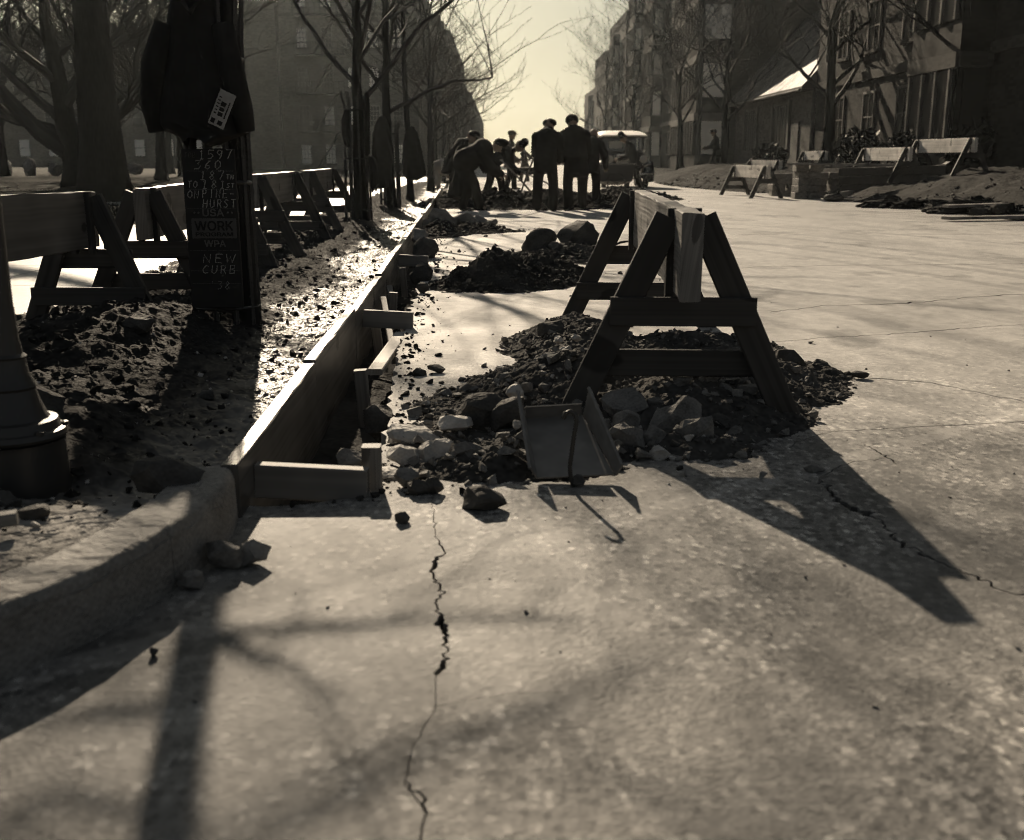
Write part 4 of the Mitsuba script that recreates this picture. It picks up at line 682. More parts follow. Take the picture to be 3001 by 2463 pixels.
# ---------------------------------------------------------------- coats hung on the guards
def coat(label, x, y, prof, seed, depth=0.16, m='m_black_cloth', name='coat', sleeves=(), wob=0.02):
    """prof: list of (z, half width left, half width right); hangs as a folded shell around a hook"""
    k = thing(name, label, 'coat'); n = 56; prof = np.array(prof, float); zs = np.linspace(prof[0, 0], prof[-1, 0], 40); o = np.argsort(prof[:, 0])
    l = np.interp(zs, prof[o, 0], prof[o, 1]); rt_ = np.interp(zs, prof[o, 0], prof[o, 2]); a = np.linspace(0, 2 * math.pi, n, endpoint=False); V = []
    for z, lw, rw in zip(zs, l, rt_):
        c, hw = (rw - lw) / 2, (rw + lw) / 2; f = (prof[:, 0].max() - z) / (prof[:, 0].max() - prof[:, 0].min())
        fold = 1 + f * (0.16 * np.sin(a * 5 + seed) + 0.10 * np.sin(a * 9 + 2 * seed + z * 4)); ca, sa = np.cos(a), np.sin(a)
        V.append(np.stack([x + c + hw * np.sign(ca) * np.abs(ca) ** 0.8, y + depth * (0.55 + 0.5 * f) * np.sign(sa) * np.abs(sa) ** 0.9 * fold, 0 * a + z + (wob * np.sin(a * 3 + seed) * f)], 1))
    V = np.array(V); m_ = grid_mesh(np.concatenate([V[..., 0], V[:, :1, 0]], 1), np.concatenate([V[..., 1], V[:, :1, 1]], 1), np.concatenate([V[..., 2], V[:, :1, 2]], 1))
    top = trimesh.Trimesh(np.vstack([V[0], V[0].mean(0)]), [[i, (i + 1) % n, n] for i in range(n)], process=False)
    obj('body', cat_([m_, top]), m, k, smooth=True)
    for s in sleeves: obj('sleeve', tube(s[0], s[1], 10), m, k, smooth=True)
    if len(sleeves): obj('collar', tube([(x - 0.07, y - depth * 0.55, prof[0, 0] - 0.02), (x - 0.04, y - depth * 0.75, prof[0, 0] - 0.07), (x, y - depth * 0.85, prof[0, 0] - 0.13), (x + 0.05, y - depth * 0.75, prof[0, 0] - 0.06), (x + 0.07, y - depth * 0.5, prof[0, 0])], 0.014, 6), m, k, smooth=True)
    return k
coat('black overcoat hung over the tree guard above the chalked sign', -1.565, 5.93, [(1.80, .12, .10), (1.68, .16, .12), (1.56, .175, .135), (1.42, .18, .15), (1.34, .215, .165), (1.22, .235, .205), (1.12, .235, .225), (1.075, .13, .23), (1.035, .10, .10)], 1, 0.19,
     sleeves=[([(-1.72, 5.86, 1.62), (-1.79, 5.83, 1.42), (-1.815, 5.84, 1.22), (-1.80, 5.86, 1.09)], [.06, .065, .06, .05]), ([(-1.43, 5.86, 1.62), (-1.39, 5.83, 1.40), (-1.345, 5.82, 1.2), (-1.335, 5.84, 1.09)], [.06, .065, .06, .05])])
np_ = thing('newspaper', 'folded printed newspaper sticking out of the hung overcoat pocket', 'newspaper')
pa = np.array([-1.495, 5.70, 1.13]); ux, uz = np.array([0.90, 0, -0.42]), np.array([0.42, 0, 0.90])
def nsheet(u0, u1, w0, w1, dy, m, name):
    q = [pa + ux * u + uz * w + np.array([0, dy, 0]) for u, w in ((u0, w0), (u1, w0), (u1, w1), (u0, w1))]; return obj(name, hull(q + [v + np.array([0, 0.004, 0]) for v in q]), m, np_)
nsheet(0, 0.085, 0, 0.185, 0, 'm_paper', 'sheet')
for (u0, u1, w0, w1) in [(.03, .055, .055, .075), (.03, .055, .082, .100), (.028, .055, .107, .13), (.008, .03, .01, .035), (.045, .07, .012, .034), (.066, .072, .05, .14)]: nsheet(u0, u1, w0, w1, -0.0025, 'm_ink', 'print')
for i in range(6): nsheet(.008, .022, .06 + i * .017, .066 + i * .017, -0.0025, 'm_ink', 'print')
coat('dark coat hung on the left side of the tall slatted tree guard', -2.13, 15.6, [(1.62, .03, .03), (1.5, .08, .05), (1.3, .09, .06), (1.12, .05, .03)], 2, 0.09)
coat('dark jacket hung on the right side of the tall slatted tree guard', -1.83, 15.55, [(1.85, .03, .01), (1.7, .05, .03), (1.35, .05, .02), (1.0, .05, .01)], 3, 0.08)
coat('crumpled jacket hanging low on the right of the tall slatted tree guard', -1.78, 15.5, [(0.98, .05, .03), (0.85, .06, .08), (0.62, .05, .10), (0.5, .03, .03)], 4, 0.08)
coat('long dark overcoat covering the low tree guard', -2.15, 20.45, [(1.70, .06, .06), (1.6, .12, .1), (1.4, .19, .16), (1.0, .21, .2), (0.6, .2, .2), (0.42, .14, .19)], 5, 0.2)
coat('long dark coat draped over the foot of the slender street tree', -1.88, 23.85, [(1.62, .05, .05), (1.5, .14, .12), (1.2, .2, .2), (0.85, .22, .27), (0.6, .2, .31), (0.5, .1, .1)], 6, 0.2)

# ---------------------------------------------------------------- buildings
def window(parent, c, n, w, h, pane='m_pane', trim='m_trim', bars=(1, 1), sill=True, depth=0.07):
    """c centre on the wall, n outward normal (axis aligned); frame, panes, sashes, sill"""
    c = np.array(c, float); n = np.array(n, float); u = np.array([-n[1], n[0], 0.0])
    def bx(u0, u1, z0, z1, d0, d1):
        p = c + u * u0 + n * d0; q = c + u * u1 + n * d1; lo, hi = np.minimum(p, q), np.maximum(p, q); return box(lo[0], hi[0], lo[1], hi[1], c[2] + z0, c[2] + z1)
    k = obj('window', cat_([bx(-w / 2 - .07, -w / 2, -h / 2, h / 2, 0.001, depth), bx(w / 2, w / 2 + .07, -h / 2, h / 2, 0.001, depth), bx(-w / 2 - .07, w / 2 + .07, h / 2, h / 2 + .09, 0.001, depth + .003)]), 'm_sash', parent)
    obj('pane', bx(-w / 2, w / 2, -h / 2, h / 2, 0.002, 0.02), pane, k)
    s = [bx(-w / 2, w / 2, z - .025, z + .025, 0.021, 0.05) for z in np.linspace(-h / 2, h / 2, bars[1] + 2)[1:-1]] + [bx(u_ - .015, u_ + .015, -h / 2, h / 2, 0.021, 0.045) for u_ in np.linspace(-w / 2, w / 2, bars[0] + 2)[1:-1]]
    obj('sash', cat_(s), 'm_sash', k)
    if sill: obj('sill', bx(-w / 2 - .12, w / 2 + .12, -h / 2 - .12, -h / 2 - 0.001, 0.001, depth + .06), trim, k)
    return k
def bx_(parent, name, m, *a, label=None, ch=0): return obj(name, box(*a, ch), m, parent, label=label)
# left: apartment house facing the lawn
A = thing('apartment_house', 'large dark apartment house with fire escape facing down the street on the left', 'apartment house')
bx_(A, 'wall', 'm_brick_left', -17.1, -6.3, 88, 102, -0.5, 15.6)
bx_(A, 'wing', 'm_brick_wing', -22.6, -17.1, 86.8, 101, -0.5, 11.3); bx_(A, 'parapet', 'm_brick_wing', -22.6, -21.2, 86.7, 100, 11.3, 12.4); bx_(A, 'parapet', 'm_brick_wing', -19.7, -17.1, 86.7, 100, 11.3, 12.7); bx_(A, 'parapet', 'm_brick_wing', -21.2, -20.9, 86.7, 100, 11.3, 11.9)
bx_(A, 'string_course', 'm_brick_wing', -17.1, -6.2, 87.93, 88, 11.7, 11.95)
for iz, z in enumerate((1.3, 4.25, 7.15, 10.1, 13.1)):
    for ix, x in enumerate((-15.35, -13.4, -11.45, -9.8, -7.95)):
        window(A, (x, 88, z), (0, -1, 0), 0.72, 1.42, 'm_shade' if (ix * 3 + iz * 5) % 4 in (0, 3) else 'm_pane', 'm_brick_wing', (2, 3))
for z in (2.95, 5.85, 8.75, 11.65):
    fe = obj('fire_escape', cat_([box(-15.8, -12.0, 86.9, 87.95, z, z + 0.05), box(-15.8, -12.0, 86.88, 86.92, z + 0.9, z + 0.95)] + [box(x, x + .04, 86.88, 86.92, z, z + 0.9) for x in np.arange(-15.8, -11.99, 0.42)]), 'm_iron', A)
    objs('stair', ([tube([(-12.6, 87.1 + d, z), (-14.4, 87.1 + d, z - 2.85)], 0.06, 4) for d in (0, .5)]), 'm_iron', fe)
for i, (x, z) in enumerate([(-10.6, 15.6), (-15.2, 15.6)]): bx_(A, 'chimney', 'm_brick_wing', x - .5, x + .5, 92, 93.2, z, z + 1.6)
def row_house(label, x1, y0, y1, h, m, wins, seed, crn=0.35, x0=None):
    k = thing('row_house', label, 'apartment house'); x0 = x0 if x0 is not None else x1 - 14
    bx_(k, 'wall', m, x0, x1, y0, y1, -0.5, h); obj('cornice', cat_([box(x0, x1 + crn, y0 - 0.05, y1 + 0.05, h - 0.55, h - 0.2), box(x0, x1 + crn * 0.6, y0 - 0.02, y1, h - 0.2, h + 0.45)]), 'm_brick_wing', k)
    r = np.random.RandomState(seed); nz = int((h - 1.5) // 3)
    for iz in range(nz):
        for y in np.arange(y0 + 2, y1 - 1.5, wins): window(k, (x1, y, 1.7 + iz * 3.0), (1, 0, 0), 1.1, 1.6, 'm_pane' if r.rand() < .6 else 'm_shade', 'm_trim', (1, 1))
    objs('bay', [box(x1, x1 + 0.6, y, y + 3, 0, h - 0.6) for y in np.arange(y0 + 6, y1 - 4, 14)], m, k) if y1 - y0 > 16 else None
    for y in np.arange(y0 + 4, y1 - 2, 9): bx_(k, 'chimney', m, x1 - 1.6, x1 - 0.7, y, y + 1.1, h + 0.3, h + 1.2 + r.rand())
    return k
row_house('first house of the left row, next to the fire escape house', -5.7, 103, 124, 13.3, 'm_brick_row', 4, 1)
row_house('second house of the left row, paler in the haze, roof slightly higher', -5.5, 124.5, 168, 14.3, 'm_brick_row', 5, 2)
row_house('low third house of the left row in the haze', -5.5, 169, 206, 10.2, 'm_brick_row', 6, 3)
row_house('far end house of the left row, palest in the haze', -5.4, 208, 362, 12.6, 'm_brick_row', 11, 4)
B = thing('battlemented_house', 'far apartment house with a battlemented roofline beyond the park trees', 'apartment house')
bx_(B, 'wall', 'm_brick_left', -64, -24.2, 112, 124, -0.5, 13.2)
objs('battlement', ([box(x, x + 1.0, 111.9, 113, 13.2, 14.0) for x in np.arange(-63, -24.5, 2.0)]), 'm_brick_wing', B)
for iz in range(4):
    for x in np.arange(-48, -25, 2.9): window(B, (x, 112, 2 + iz * 3.0), (0, -1, 0), 1.0, 1.6, 'm_shade' if (int(x) + iz) % 3 == 0 else 'm_pane', 'm_brick_wing', (0, 1))
pw = thing('park_wall', 'low rough stone ledge at the far edge of the lawn', 'wall')
for i in range(16):
    x = -36 + i * 1.25; obj('stone', place(rock((1.3, .7, .7 + 0.25 * ((i * 7) % 3)), 400 + i, 18, False), (x, 52 + 0.3 * ((i * 5) % 3), 0.45), 0.2 * i), 'm_rock_pale' if i in (7, 8, 10) else 'm_rock', pw)
# right: tall Tudor style apartment houses
def tall(label, x0, y0, y1, h, m, bays, seed, ws=4.0, crenel=True, depth=14, z0=0.2, fl=3.1, pale=('m_shade', 'm_trim')):
    k = thing('tall_house', label, 'apartment house'); bx_(k, 'wall', m, x0, x0 + depth, y0, y1, z0 - 1, h)
    if crenel: objs('battlement', ([box(x0 - 0.12, x0 + 0.5, y, y + 0.9, h, h + 0.8) for y in np.arange(y0, y1 - .8, 1.8)] + [box(x0 - 0.12, x0 + depth, y0 - 0.1, y0 + 0.4, h - 0.5, h)]), m, k)
    r = np.random.RandomState(seed); nz = int((h - 1.2) // fl)
    for (ya, yb, bd) in bays:
        b = bx_(k, 'bay', m, x0 - bd, x0, ya, yb, z0 - 1, h - 0.8)
        for iz in range(nz):
            z = 1.9 + z0 + iz * fl
            obj('window_band', box(x0 - bd - 0.05, x0 - bd, ya + 0.15, yb - 0.15, z - 0.9, z + 0.9), 'm_pane', b)
            objs('mullion', ([box(x0 - bd - 0.13, x0 - bd - 0.051, y - 0.06, y + 0.06, z - 0.9, z + 0.9) for y in np.linspace(ya + 0.3, yb - 0.3, max(3, int((yb - ya) / 0.8)))]), 'm_trim', b)
            obj('spandrel', box(x0 - bd - 0.1, x0 - bd, ya, yb, z + 0.95, z + 1.35), pale[1], b)
            obj('side_light', box(x0 - bd + 0.15, x0 - 0.15, ya - 0.04, ya, z - 0.9, z + 0.9), pale[0], b)
            obj('side_trim', box(x0 - bd, x0, ya - 0.09, ya - 0.001, z + 0.95, z + 1.35), pale[1], b)
    for iz in range(nz):
        for y in np.arange(y0 + 1.8, y1 - 1.2, ws):
            if any(ya - 0.9 < y < yb + 0.9 for ya, yb, _ in bays): continue
            window(k, (x0, y, 1.9 + z0 + iz * fl), (-1, 0, 0), 1.1, 1.6, 'm_pane' if r.rand() < .75 else pale[0], pale[1], (1, 1))
    objs('band_course', ([box(x0 - 0.1, x0, y0, y1, z, z + 0.3) for z in (z0 + 3.2, h - 1.6)]), pale[1], k)
    return k
tall('tall stone trimmed apartment house on the right with bays, behind the parked car', 13.0, 62, 110, 19, 'm_brick_right', [(62.2, 66.5, 1.9), (70.5, 76.5, 1.0), (88, 93, 0.9), (101, 105, 0.8)], 1)  # first, deepest bay is added to throw shade on the cottage roof
tall('tall house next along the right row, its roof stepped below the nearest', 12.6, 110.6, 126, 14.2, 'm_brick_far', [(116, 120, 0.7)], 2)
tall('lower hazy house with a notched roof further along the right row', 12.2, 126.5, 141, 12.0, 'm_brick_far', [], 3)
tall('furthest low house at the end of the right row', 12.4, 141.5, 160, 9.8, 'm_brick_far', [(146, 150, .6)], 4, crenel=False)
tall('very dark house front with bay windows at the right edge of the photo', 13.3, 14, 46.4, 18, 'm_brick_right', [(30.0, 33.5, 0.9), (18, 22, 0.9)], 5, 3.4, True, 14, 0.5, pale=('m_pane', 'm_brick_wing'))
hs = thing('cottage', 'low brick house with a steep slate roof catching two patches of sun', 'house')
bx_(hs, 'wall', 'm_brick_house', 13.2, 21.0, 46.6, 61.4, -0.5, 3.9)
rf = obj('roof', hull([(12.7, 46.5, 3.75), (12.7, 61.5, 3.75), (21.5, 46.5, 3.75), (21.5, 61.5, 3.75), (12.7, 46.5, 3.9), (12.7, 61.5, 3.9), (17, 46.5, 8.6), (17, 61.5, 8.6)]), 'm_slate', hs)
obj('slate', cat_([box(0, 1, 0, 1, 0, 1).apply_transform(np.array([[0.0, 0.022, 0.18, 0], [0.4, 0, 0, 0], [0, -0.022, 0.19, 0], [0, 0, 0, 1]])).apply_translation((12.73 + j * 0.36, y + (j % 2) * 0.2, 3.93 + j * 0.393)) for j in range(7) for y in np.arange(46.7, 61, 0.43)]), 'm_slate', rf); labels.setdefault(list(scene)[-1], {})['kind'] = 'stuff'
obj('gutter', tube([(12.65, 46.6, 3.75), (12.65, 61.4, 3.75)], 0.07, 6), 'm_trim', hs); bx_(hs, 'chimney', 'm_brick_house', 16.3, 17.3, 52, 53.4, 7.4, 10.4)
for i, (y, w) in enumerate([(51.5, 2.6), (57.5, 2.4)]):
    window(hs, (13.2, y, 2.35), (-1, 0, 0), w, 2.0, 'm_pane', 'm_trim', (4, 0)); objs('surround', ([box(13.1, 13.2, y - w / 2 - .35, y - w / 2 - .08, 1.2, 3.5), box(13.1, 13.2, y + w / 2 + .08, y + w / 2 + .35, 1.2, 3.5)]), 'm_trim', hs)
obj('door', box(13.14, 13.2, 48.3, 49.4, 0.3, 2.5), 'm_wood_dark', hs)
# slender lamp standard on the right
ls = thing('lamp_standard', 'slender lamp standard on the right pavement, left of the forked tree', 'lamp standard')
obj('post', lathe([(0.2, 0), (0.2, 0.6), (0.13, 0.75), (0.1, 1.4), (0.12, 1.45), (0.085, 1.6), (0.07, 8.2), (0, 8.25)], 12, (9.2, 50.5, 0.3)), 'm_iron', ls, smooth=40)
obj('bracket', tube([(9.2, 50.5, 8.2), (8.8, 50.5, 8.7), (8.2, 50.5, 8.8), (7.8, 50.5, 8.6)], 0.04, 6), 'm_iron', ls, smooth=True); obj('globe', lathe([(0, 8.0), (0.16, 8.1), (0.2, 8.3), (0.12, 8.5), (0, 8.55)], 12, (7.8, 50.5, 0)), 'm_lens', ls, smooth=True)
# shrubs and hedge in front of the right hand houses
def shrub(label, x, y, z, sx, sy, sz, n, seed):
    r = np.random.RandomState(seed); k = thing('shrub', label, 'shrub'); p = r.randn(n, 3); p /= np.linalg.norm(p, axis=1, keepdims=True); p *= (0.45 + 0.6 * r.rand(n, 1)); p = p * [sx, sy, sz] * (0.8 + 0.5 * meshkit.noise(p * 2.2 + seed, seed)[:, None]) + [x, y, z + sz * 0.8]
    a, b = r.randn(n, 3), r.randn(n, 3); s = 0.05 + 0.05 * r.rand(n, 1); a *= s; b *= s * 0.6
    obj('foliage', trimesh.Trimesh(np.stack([p - a, p + b, p + a, p - b], 1).reshape(-1, 3), np.concatenate([[[4 * i, 4 * i + 1, 4 * i + 2], [4 * i, 4 * i + 2, 4 * i + 3]] for i in range(n)]), process=False), 'm_leaf', k)
    out = []
    for i in range(9): grow(r, (x + 0.2 * r.randn() * sx, y + 0.2 * r.randn() * sy, z - 0.1), (0.5 * r.randn(), 0.5 * r.randn(), 1.2), sz * 1.1, 0.015, 1, out)
    obj('stem', cat_([tube(*o, cap=False) for o in out]), 'm_twig', k)
for i, (x, y, z, sx, sy, sz, lab) in enumerate([(13.2, 30.3, 0.7, 1.0, 1.2, 0.75, 'glossy leaved shrub at the right edge, before the dark house front'), (12.6, 33.0, 0.65, 0.9, 1.2, 0.6, 'lower shrub left of the glossy one at the right edge'), (12.2, 37, 0.6, 0.7, 1.2, 0.7, 'shrub beside the bare tree before the tall narrow windows'), (11.6, 47, 0.5, 0.6, 1.8, 0.55, 'shrub under the eaves of the low house, behind the barricades'), (14.2, 26.5, 0.75, 1.0, 1.4, 0.8, 'clipped hedge end at the far right')]):
    shrub(lab, x, y, z, sx, sy, sz, 1500, 500 + i)

# ---------------------------------------------------------------- people
def sm(parts, ref=0.035, it=8):
    m = parts[0]
    for q in parts[1:]: m = m + q
    me = m.refine_to_length(ref).to_mesh(); t = trimesh.Trimesh(np.array(me.vert_properties[:, :3]), np.array(me.tri_verts), process=False); t.merge_vertices()
    if it: trimesh.smoothing.filter_taubin(t, iterations=it)
    return t
def ball(c, r, s=(1, 1, 1), n=14): return m3.Manifold.sphere(1.0, n).scale([r * s[0], r * s[1], r * s[2]]).translate([float(v) for v in c])
def bone(a, b, ra, rb, sa=(1, 1, 1), sb=None): return m3.Manifold.batch_hull([ball(a, ra, sa), ball(b, rb, sb or sa)])
def person(label, foot, face, pose, h=1.72, coat_m='m_black_cloth', leg_m='m_black_cloth', long=0.0, cap='cap', group=None, collar=True):
    """local frame: +x forward, +y left; pose: lean (deg), bend of head, hands (L, R) as offsets from the shoulders, step"""
    k = thing('person', label, 'person'); S = h / 1.72
    G = pose.get('bulk', 1.15); lean, head, hl, hr_, step, hip = math.radians(pose.get('lean', 8)), math.radians(pose.get('head', 25)), pose['hl'], pose['hr'], pose.get('step', 0.1), pose.get('hip', 0.90)
    V = lambda *a: np.array(a, float)
    pel = V(pose.get('px', 0), 0, hip); up = V(math.sin(lean), 0, math.cos(lean)); ft = V(math.cos(lean), 0, -math.sin(lean))
    waist, chest, neck = pel + up * 0.18, pel + up * 0.38 + ft * 0.0, pel + up * 0.53 + ft * 0.01
    hu = V(math.sin(lean * .7 + head), 0, math.cos(lean * .7 + head)); hf = V(hu[2], 0, -hu[0])
    hc = neck + hu * 0.16 + hf * 0.02
    Ls = {1: chest + up * 0.0 + V(0, .172, 0), -1: chest + up * 0.0 + V(0, -.172, 0)}
    J = {}
    for s, hd in ((1, hl), (-1, hr_)):
        sh = Ls[s]; ha = sh + V(hd[0], hd[1] * s, hd[2]); d = ha - sh; L = np.linalg.norm(d); L = min(L, 0.55); ha = sh + d / np.linalg.norm(d) * L
        mid = (sh + ha) / 2; off = math.sqrt(max(0.0, 0.285 ** 2 - (L / 2) ** 2)); e = V(-0.5, pose.get('elb', 0.4) * s, -0.45); e = e - d * (e @ d) / (d @ d); el = mid + e / np.linalg.norm(e) * off
        hipj = pel + V(0, .09 * s, -0.02); an = V(step * s * pose.get('lead', 1), pose.get('wide', .13) * s, 0.08); kn = (hipj + an) / 2 + V(pose.get('knee', 0.05), 0.02 * s, 0.0)
        J[s] = (sh, el, ha, hipj, kn, an)
    R = np.array([[math.cos(face), -math.sin(face), 0], [math.sin(face), math.cos(face), 0], [0, 0, 1]])
    def put(name, m, mt, par=k, sml=True):
        m.vertices = (m.vertices * S) @ R.T + np.array([foot[0], foot[1], foot[2] if len(foot) > 2 else 0.0]); return obj(name, m, mt, par, smooth=sml)
    # body: head with face, neck, hands, slender limbs under the clothes
    b = [ball(hc, 0.108, (.95, .8, 1.15), 20), bone(hc + hf * .03 - hu * .06, hc + hf * .055 - hu * .09, .055, .035), bone(neck - up * .03, hc - hu * .06, .062, .055), bone(hc + hf * .085 + hu * .01, hc + hf * .115 - hu * .025, .012, .017)]
    b += [ball(hc + V(0, .078 * s, 0) - hf * .005, .03, (.7, .35, 1)) for s in (1, -1)] + [bone(pel, chest, .10, .12, (.8, 1.1, 1))]
    for s in (1, -1):
        sh, el, ha, hj, kn, an = J[s]; d = ha - el; d /= np.linalg.norm(d); lat = np.cross(d, V(0, 0, 1)); lat /= np.linalg.norm(lat) + 1e-9; nn = np.cross(lat, d)
        b += [bone(chest, sh, .06, .05), bone(sh, el, .045, .038), bone(el, ha, .036, .026), bone(ha, ha + d * .06, .03, .036, (1, 1, .8))]
        for f in range(4):
            q = ha + d * .075 + lat * (.026 - .0175 * f); L = (.036, .042, .038, .03)[f]; b += [bone(q, q + d * L * .7 - nn * .018, .0095, .009), bone(q + d * L * .7 - nn * .018, q + d * L * .6 - nn * .046, .009, .008)]
        q = ha + lat * .03 + d * .02; b += [bone(q, q + lat * .02 + d * .03 - nn * .02, .011, .009)]
        b += [bone(pel, hj, .08, .08), bone(hj, kn, .07, .05), bone(kn, an, .048, .036), bone(an, an + V(.1, 0, -.05), .04, .03)]
    put('body', sm(b, 0.03, 4), 'm_skin')
    c = [bone(waist, chest, .135 * G, .145 * G, (.85, 1.1, .9)), bone(pel, waist, .145 * G, .135 * G, (.9, 1.15, 1)), bone(chest, neck - up * .06, .145 * G, .075, (.8, 1.2, 1))]
    for s in (1, -1):
        sh, el, ha, hj, kn, an = J[s]; c += [bone(chest - up * .02, sh, .12 * G, .068 * G), bone(neck - up * .05, sh, .066, .064), bone(sh, el, .084 * G, .068 * G), bone(el, ha - (ha - el) * .06, .066 * G, .056)]
    sk = 0.22 + long; bot = pel + V(-0.02 + 0.25 * math.sin(lean) * -0.2, 0, -sk)
    c += [m3.Manifold.batch_hull([ball(pel, .15, (.9, 1.15, .6)), ball(bot + V(.04, .07, 0), .13 + .08 * long, (1, 1, .35)), ball(bot + V(-.06, -.07, 0), .13 + .08 * long, (1, 1, .35))])]
    cm = sm(c); cm.vertices += cm.vertex_normals * (0.045 * (meshkit.fbm(cm.vertices * [7, 7, 3.5] + foot[0], 3, 5) - 0.5))[:, None]; put('coat', cm, coat_m)
    if collar: put('collar', sm([bone(neck + up * .0 + V(0, y, 0), neck + up * .03 + V(-.02, y * .8, 0), .045, .035) for y in (-.06, -.02, .02, .06)], .02, 3), coat_m)
    t = [bone(pel - V(0, 0, .02), pel - V(0, 0, .1), .14, .12, (.85, 1.1, 1))]
    for s in (1, -1):
        sh, el, ha, hj, kn, an = J[s]; t += [bone(hj, kn, .112, .088), bone(kn, an, .088, .08)]
    put('trousers', sm(t), leg_m)
    for s in (1, -1):
        an = J[s][5]; put('boot', sm([bone(an, an + V(0.01, 0, -.04), .055, .048), bone(an + V(-.02, 0, -.045), an + V(.17, 0.02 * s, -.055), .04, .034, (1, 1, .75))], .03, 3), 'm_leather')
    if cap == 'cap':
        put('cap', sm([ball(hc + hu * .06 - hf * .01, .132, (1, .95, .6), 20), bone(hc + hu * .04 + hf * .07, hc + hu * .03 + hf * .145, .06, .045, (1, 1.1, .18))], .02, 4), coat_m)
    elif cap == 'knit':
        put('cap', sm([ball(hc + hu * .05 - hf * .005, .13, (1, .92, .8), 20), ball(hc + hu * .15, .035, (1, 1, .8))], .02, 4), coat_m)
    elif cap == 'hat':
        put('hat', sm([bone(hc + hu * .05, hc + hu * .14, .1, .09), ball(hc + hu * .06, .16, (1, .95, .12), 24)], .025, 2), coat_m)
    return k, J, R, S
def tool(label, name, grip0, grip1, tip, foot, blade=True):
    k = thing(name, label, 'shovel'); a, b = np.array(grip0, float), np.array(tip, float)
    obj('handle', tube([a, (a + b) / 2 + np.array([0, 0, .02]), b], 0.018, 7), 'm_wood_mid', k)
    d = (b - a) / np.linalg.norm(b - a); l = np.cross(d, [0, 0, 1]); l /= np.linalg.norm(l); n = np.cross(l, d)
    if blade: obj('blade', hull([b + l * .11, b - l * .11, b + l * .12 + d * .2, b - l * .12 + d * .2, b + d * .3, b + l * .11 + n * .012, b - l * .11 + n * .012, b + d * .3 + n * .012]), 'm_steel', k)
    obj('grip', tube([a - l * .06, a + l * .06], .016, 6), 'm_wood_mid', k)
    return k
rad = math.radians
AWAY = rad(90)
person('stout man in a long dark coat bent forward shovelling, beside the timber form', (-0.52, 20.4), rad(5), dict(lean=62, head=20, hl=(.30, .05, -.42), hr=(.34, .0, -.40), step=.16, hip=.86, px=-.12, knee=.06, wide=.16, bulk=1.6), 1.78, long=0.38, cap='cap')
person('man in dark jacket and cap stooping behind the stout man, leftmost of the gang', (-0.95, 22.9), rad(20), dict(lean=38, head=25, hl=(.25, .02, -.35), hr=(.05, .18, -.30), step=.12, hip=.90, px=-.05), 1.72, cap='cap')
person('man bent low with a round hat, his head beyond the stout man', (-0.12, 24.6), rad(-10), dict(lean=60, head=10, hl=(.25, .0, -.45), hr=(.3, .0, -.42), step=.2, hip=.88), 1.72, cap='hat')
person('man in a flat cap and lighter jacket standing side on in the middle distance', (0.36, 34.4), rad(0), dict(lean=2, head=2, hl=(.18, .04, -.45), hr=(.22, .02, -.42), step=.12), 1.80, 'm_grey_cloth', cap='cap')
person('far off man with a hand on his hip seen against the bright road', (1.1, 46.5), rad(150), dict(lean=4, head=5, hl=(.1, .2, -.32), hr=(.0, .32, -.25), step=.12), 1.55, 'm_grey_cloth', 'm_grey_cloth', cap=None)
person('man in dark clothes and cap seen from behind, left of the pair with backs turned', (0.86, 20.25), AWAY + rad(-12), dict(lean=27, head=34, hl=(.30, -.04, -.40), hr=(.30, .0, -.38), step=.05, wide=.15, bulk=1.2, elb=.3), 1.84, cap='cap')
person('broad man in a knitted cap seen from behind, right of the pair with backs turned', (1.46, 20.7), AWAY + rad(8), dict(lean=24, head=26, hl=(.28, -.03, -.40), hr=(.28, .03, -.40), step=.10, wide=.15, lead=-1, bulk=1.32, elb=.35), 1.88, cap='knit', long=.08)
person('man partly hidden behind the right shoulder of the man in the knitted cap', (1.88, 22.6), AWAY + rad(-14), dict(lean=32, head=35, hl=(.2, .0, -.45), hr=(.15, .1, -.45), step=.15, wide=.16), 1.74, cap=None)
person('man in black leaning over the cart in front of the parked car', (4.12, 33.2), rad(170), dict(lean=24, head=20, hl=(.3, .0, -.35), hr=(.35, .02, -.32), step=.22, wide=.12), 1.78, cap='hat')
person('man standing on the right bank with one arm stretched out to a barrow', (8.75, 44.0, 0.36), rad(160), dict(lean=8, head=10, hl=(.42, .02, -.30), hr=(.4, .05, -.32), step=.2), 1.75, cap='cap')
person('pale dust covered man crouching behind the trees, left of the gang', (-2.0, 34.4), rad(20), dict(lean=66, head=15, hl=(.22, .02, -.42), hr=(.26, .0, -.4), step=.14, hip=.72, knee=.16, px=-.1), 1.6, 'm_pale_cloth', 'm_pale_cloth', cap=None)
tool('shovel in the hands of the stout bent man', 'shovel', (0.05, 20.35, .92), None, (0.75, 20.6, .18), None)
tool('long handled shovel held by the man in the cap seen from behind', 'shovel', (0.66, 20.7, .95), None, (0.42, 21.9, .22), None)
tool('pick handle leaning out of the heap behind the gang', 'shovel', (0.6, 25.5, .62), None, (1.3, 25.2, .3), None)

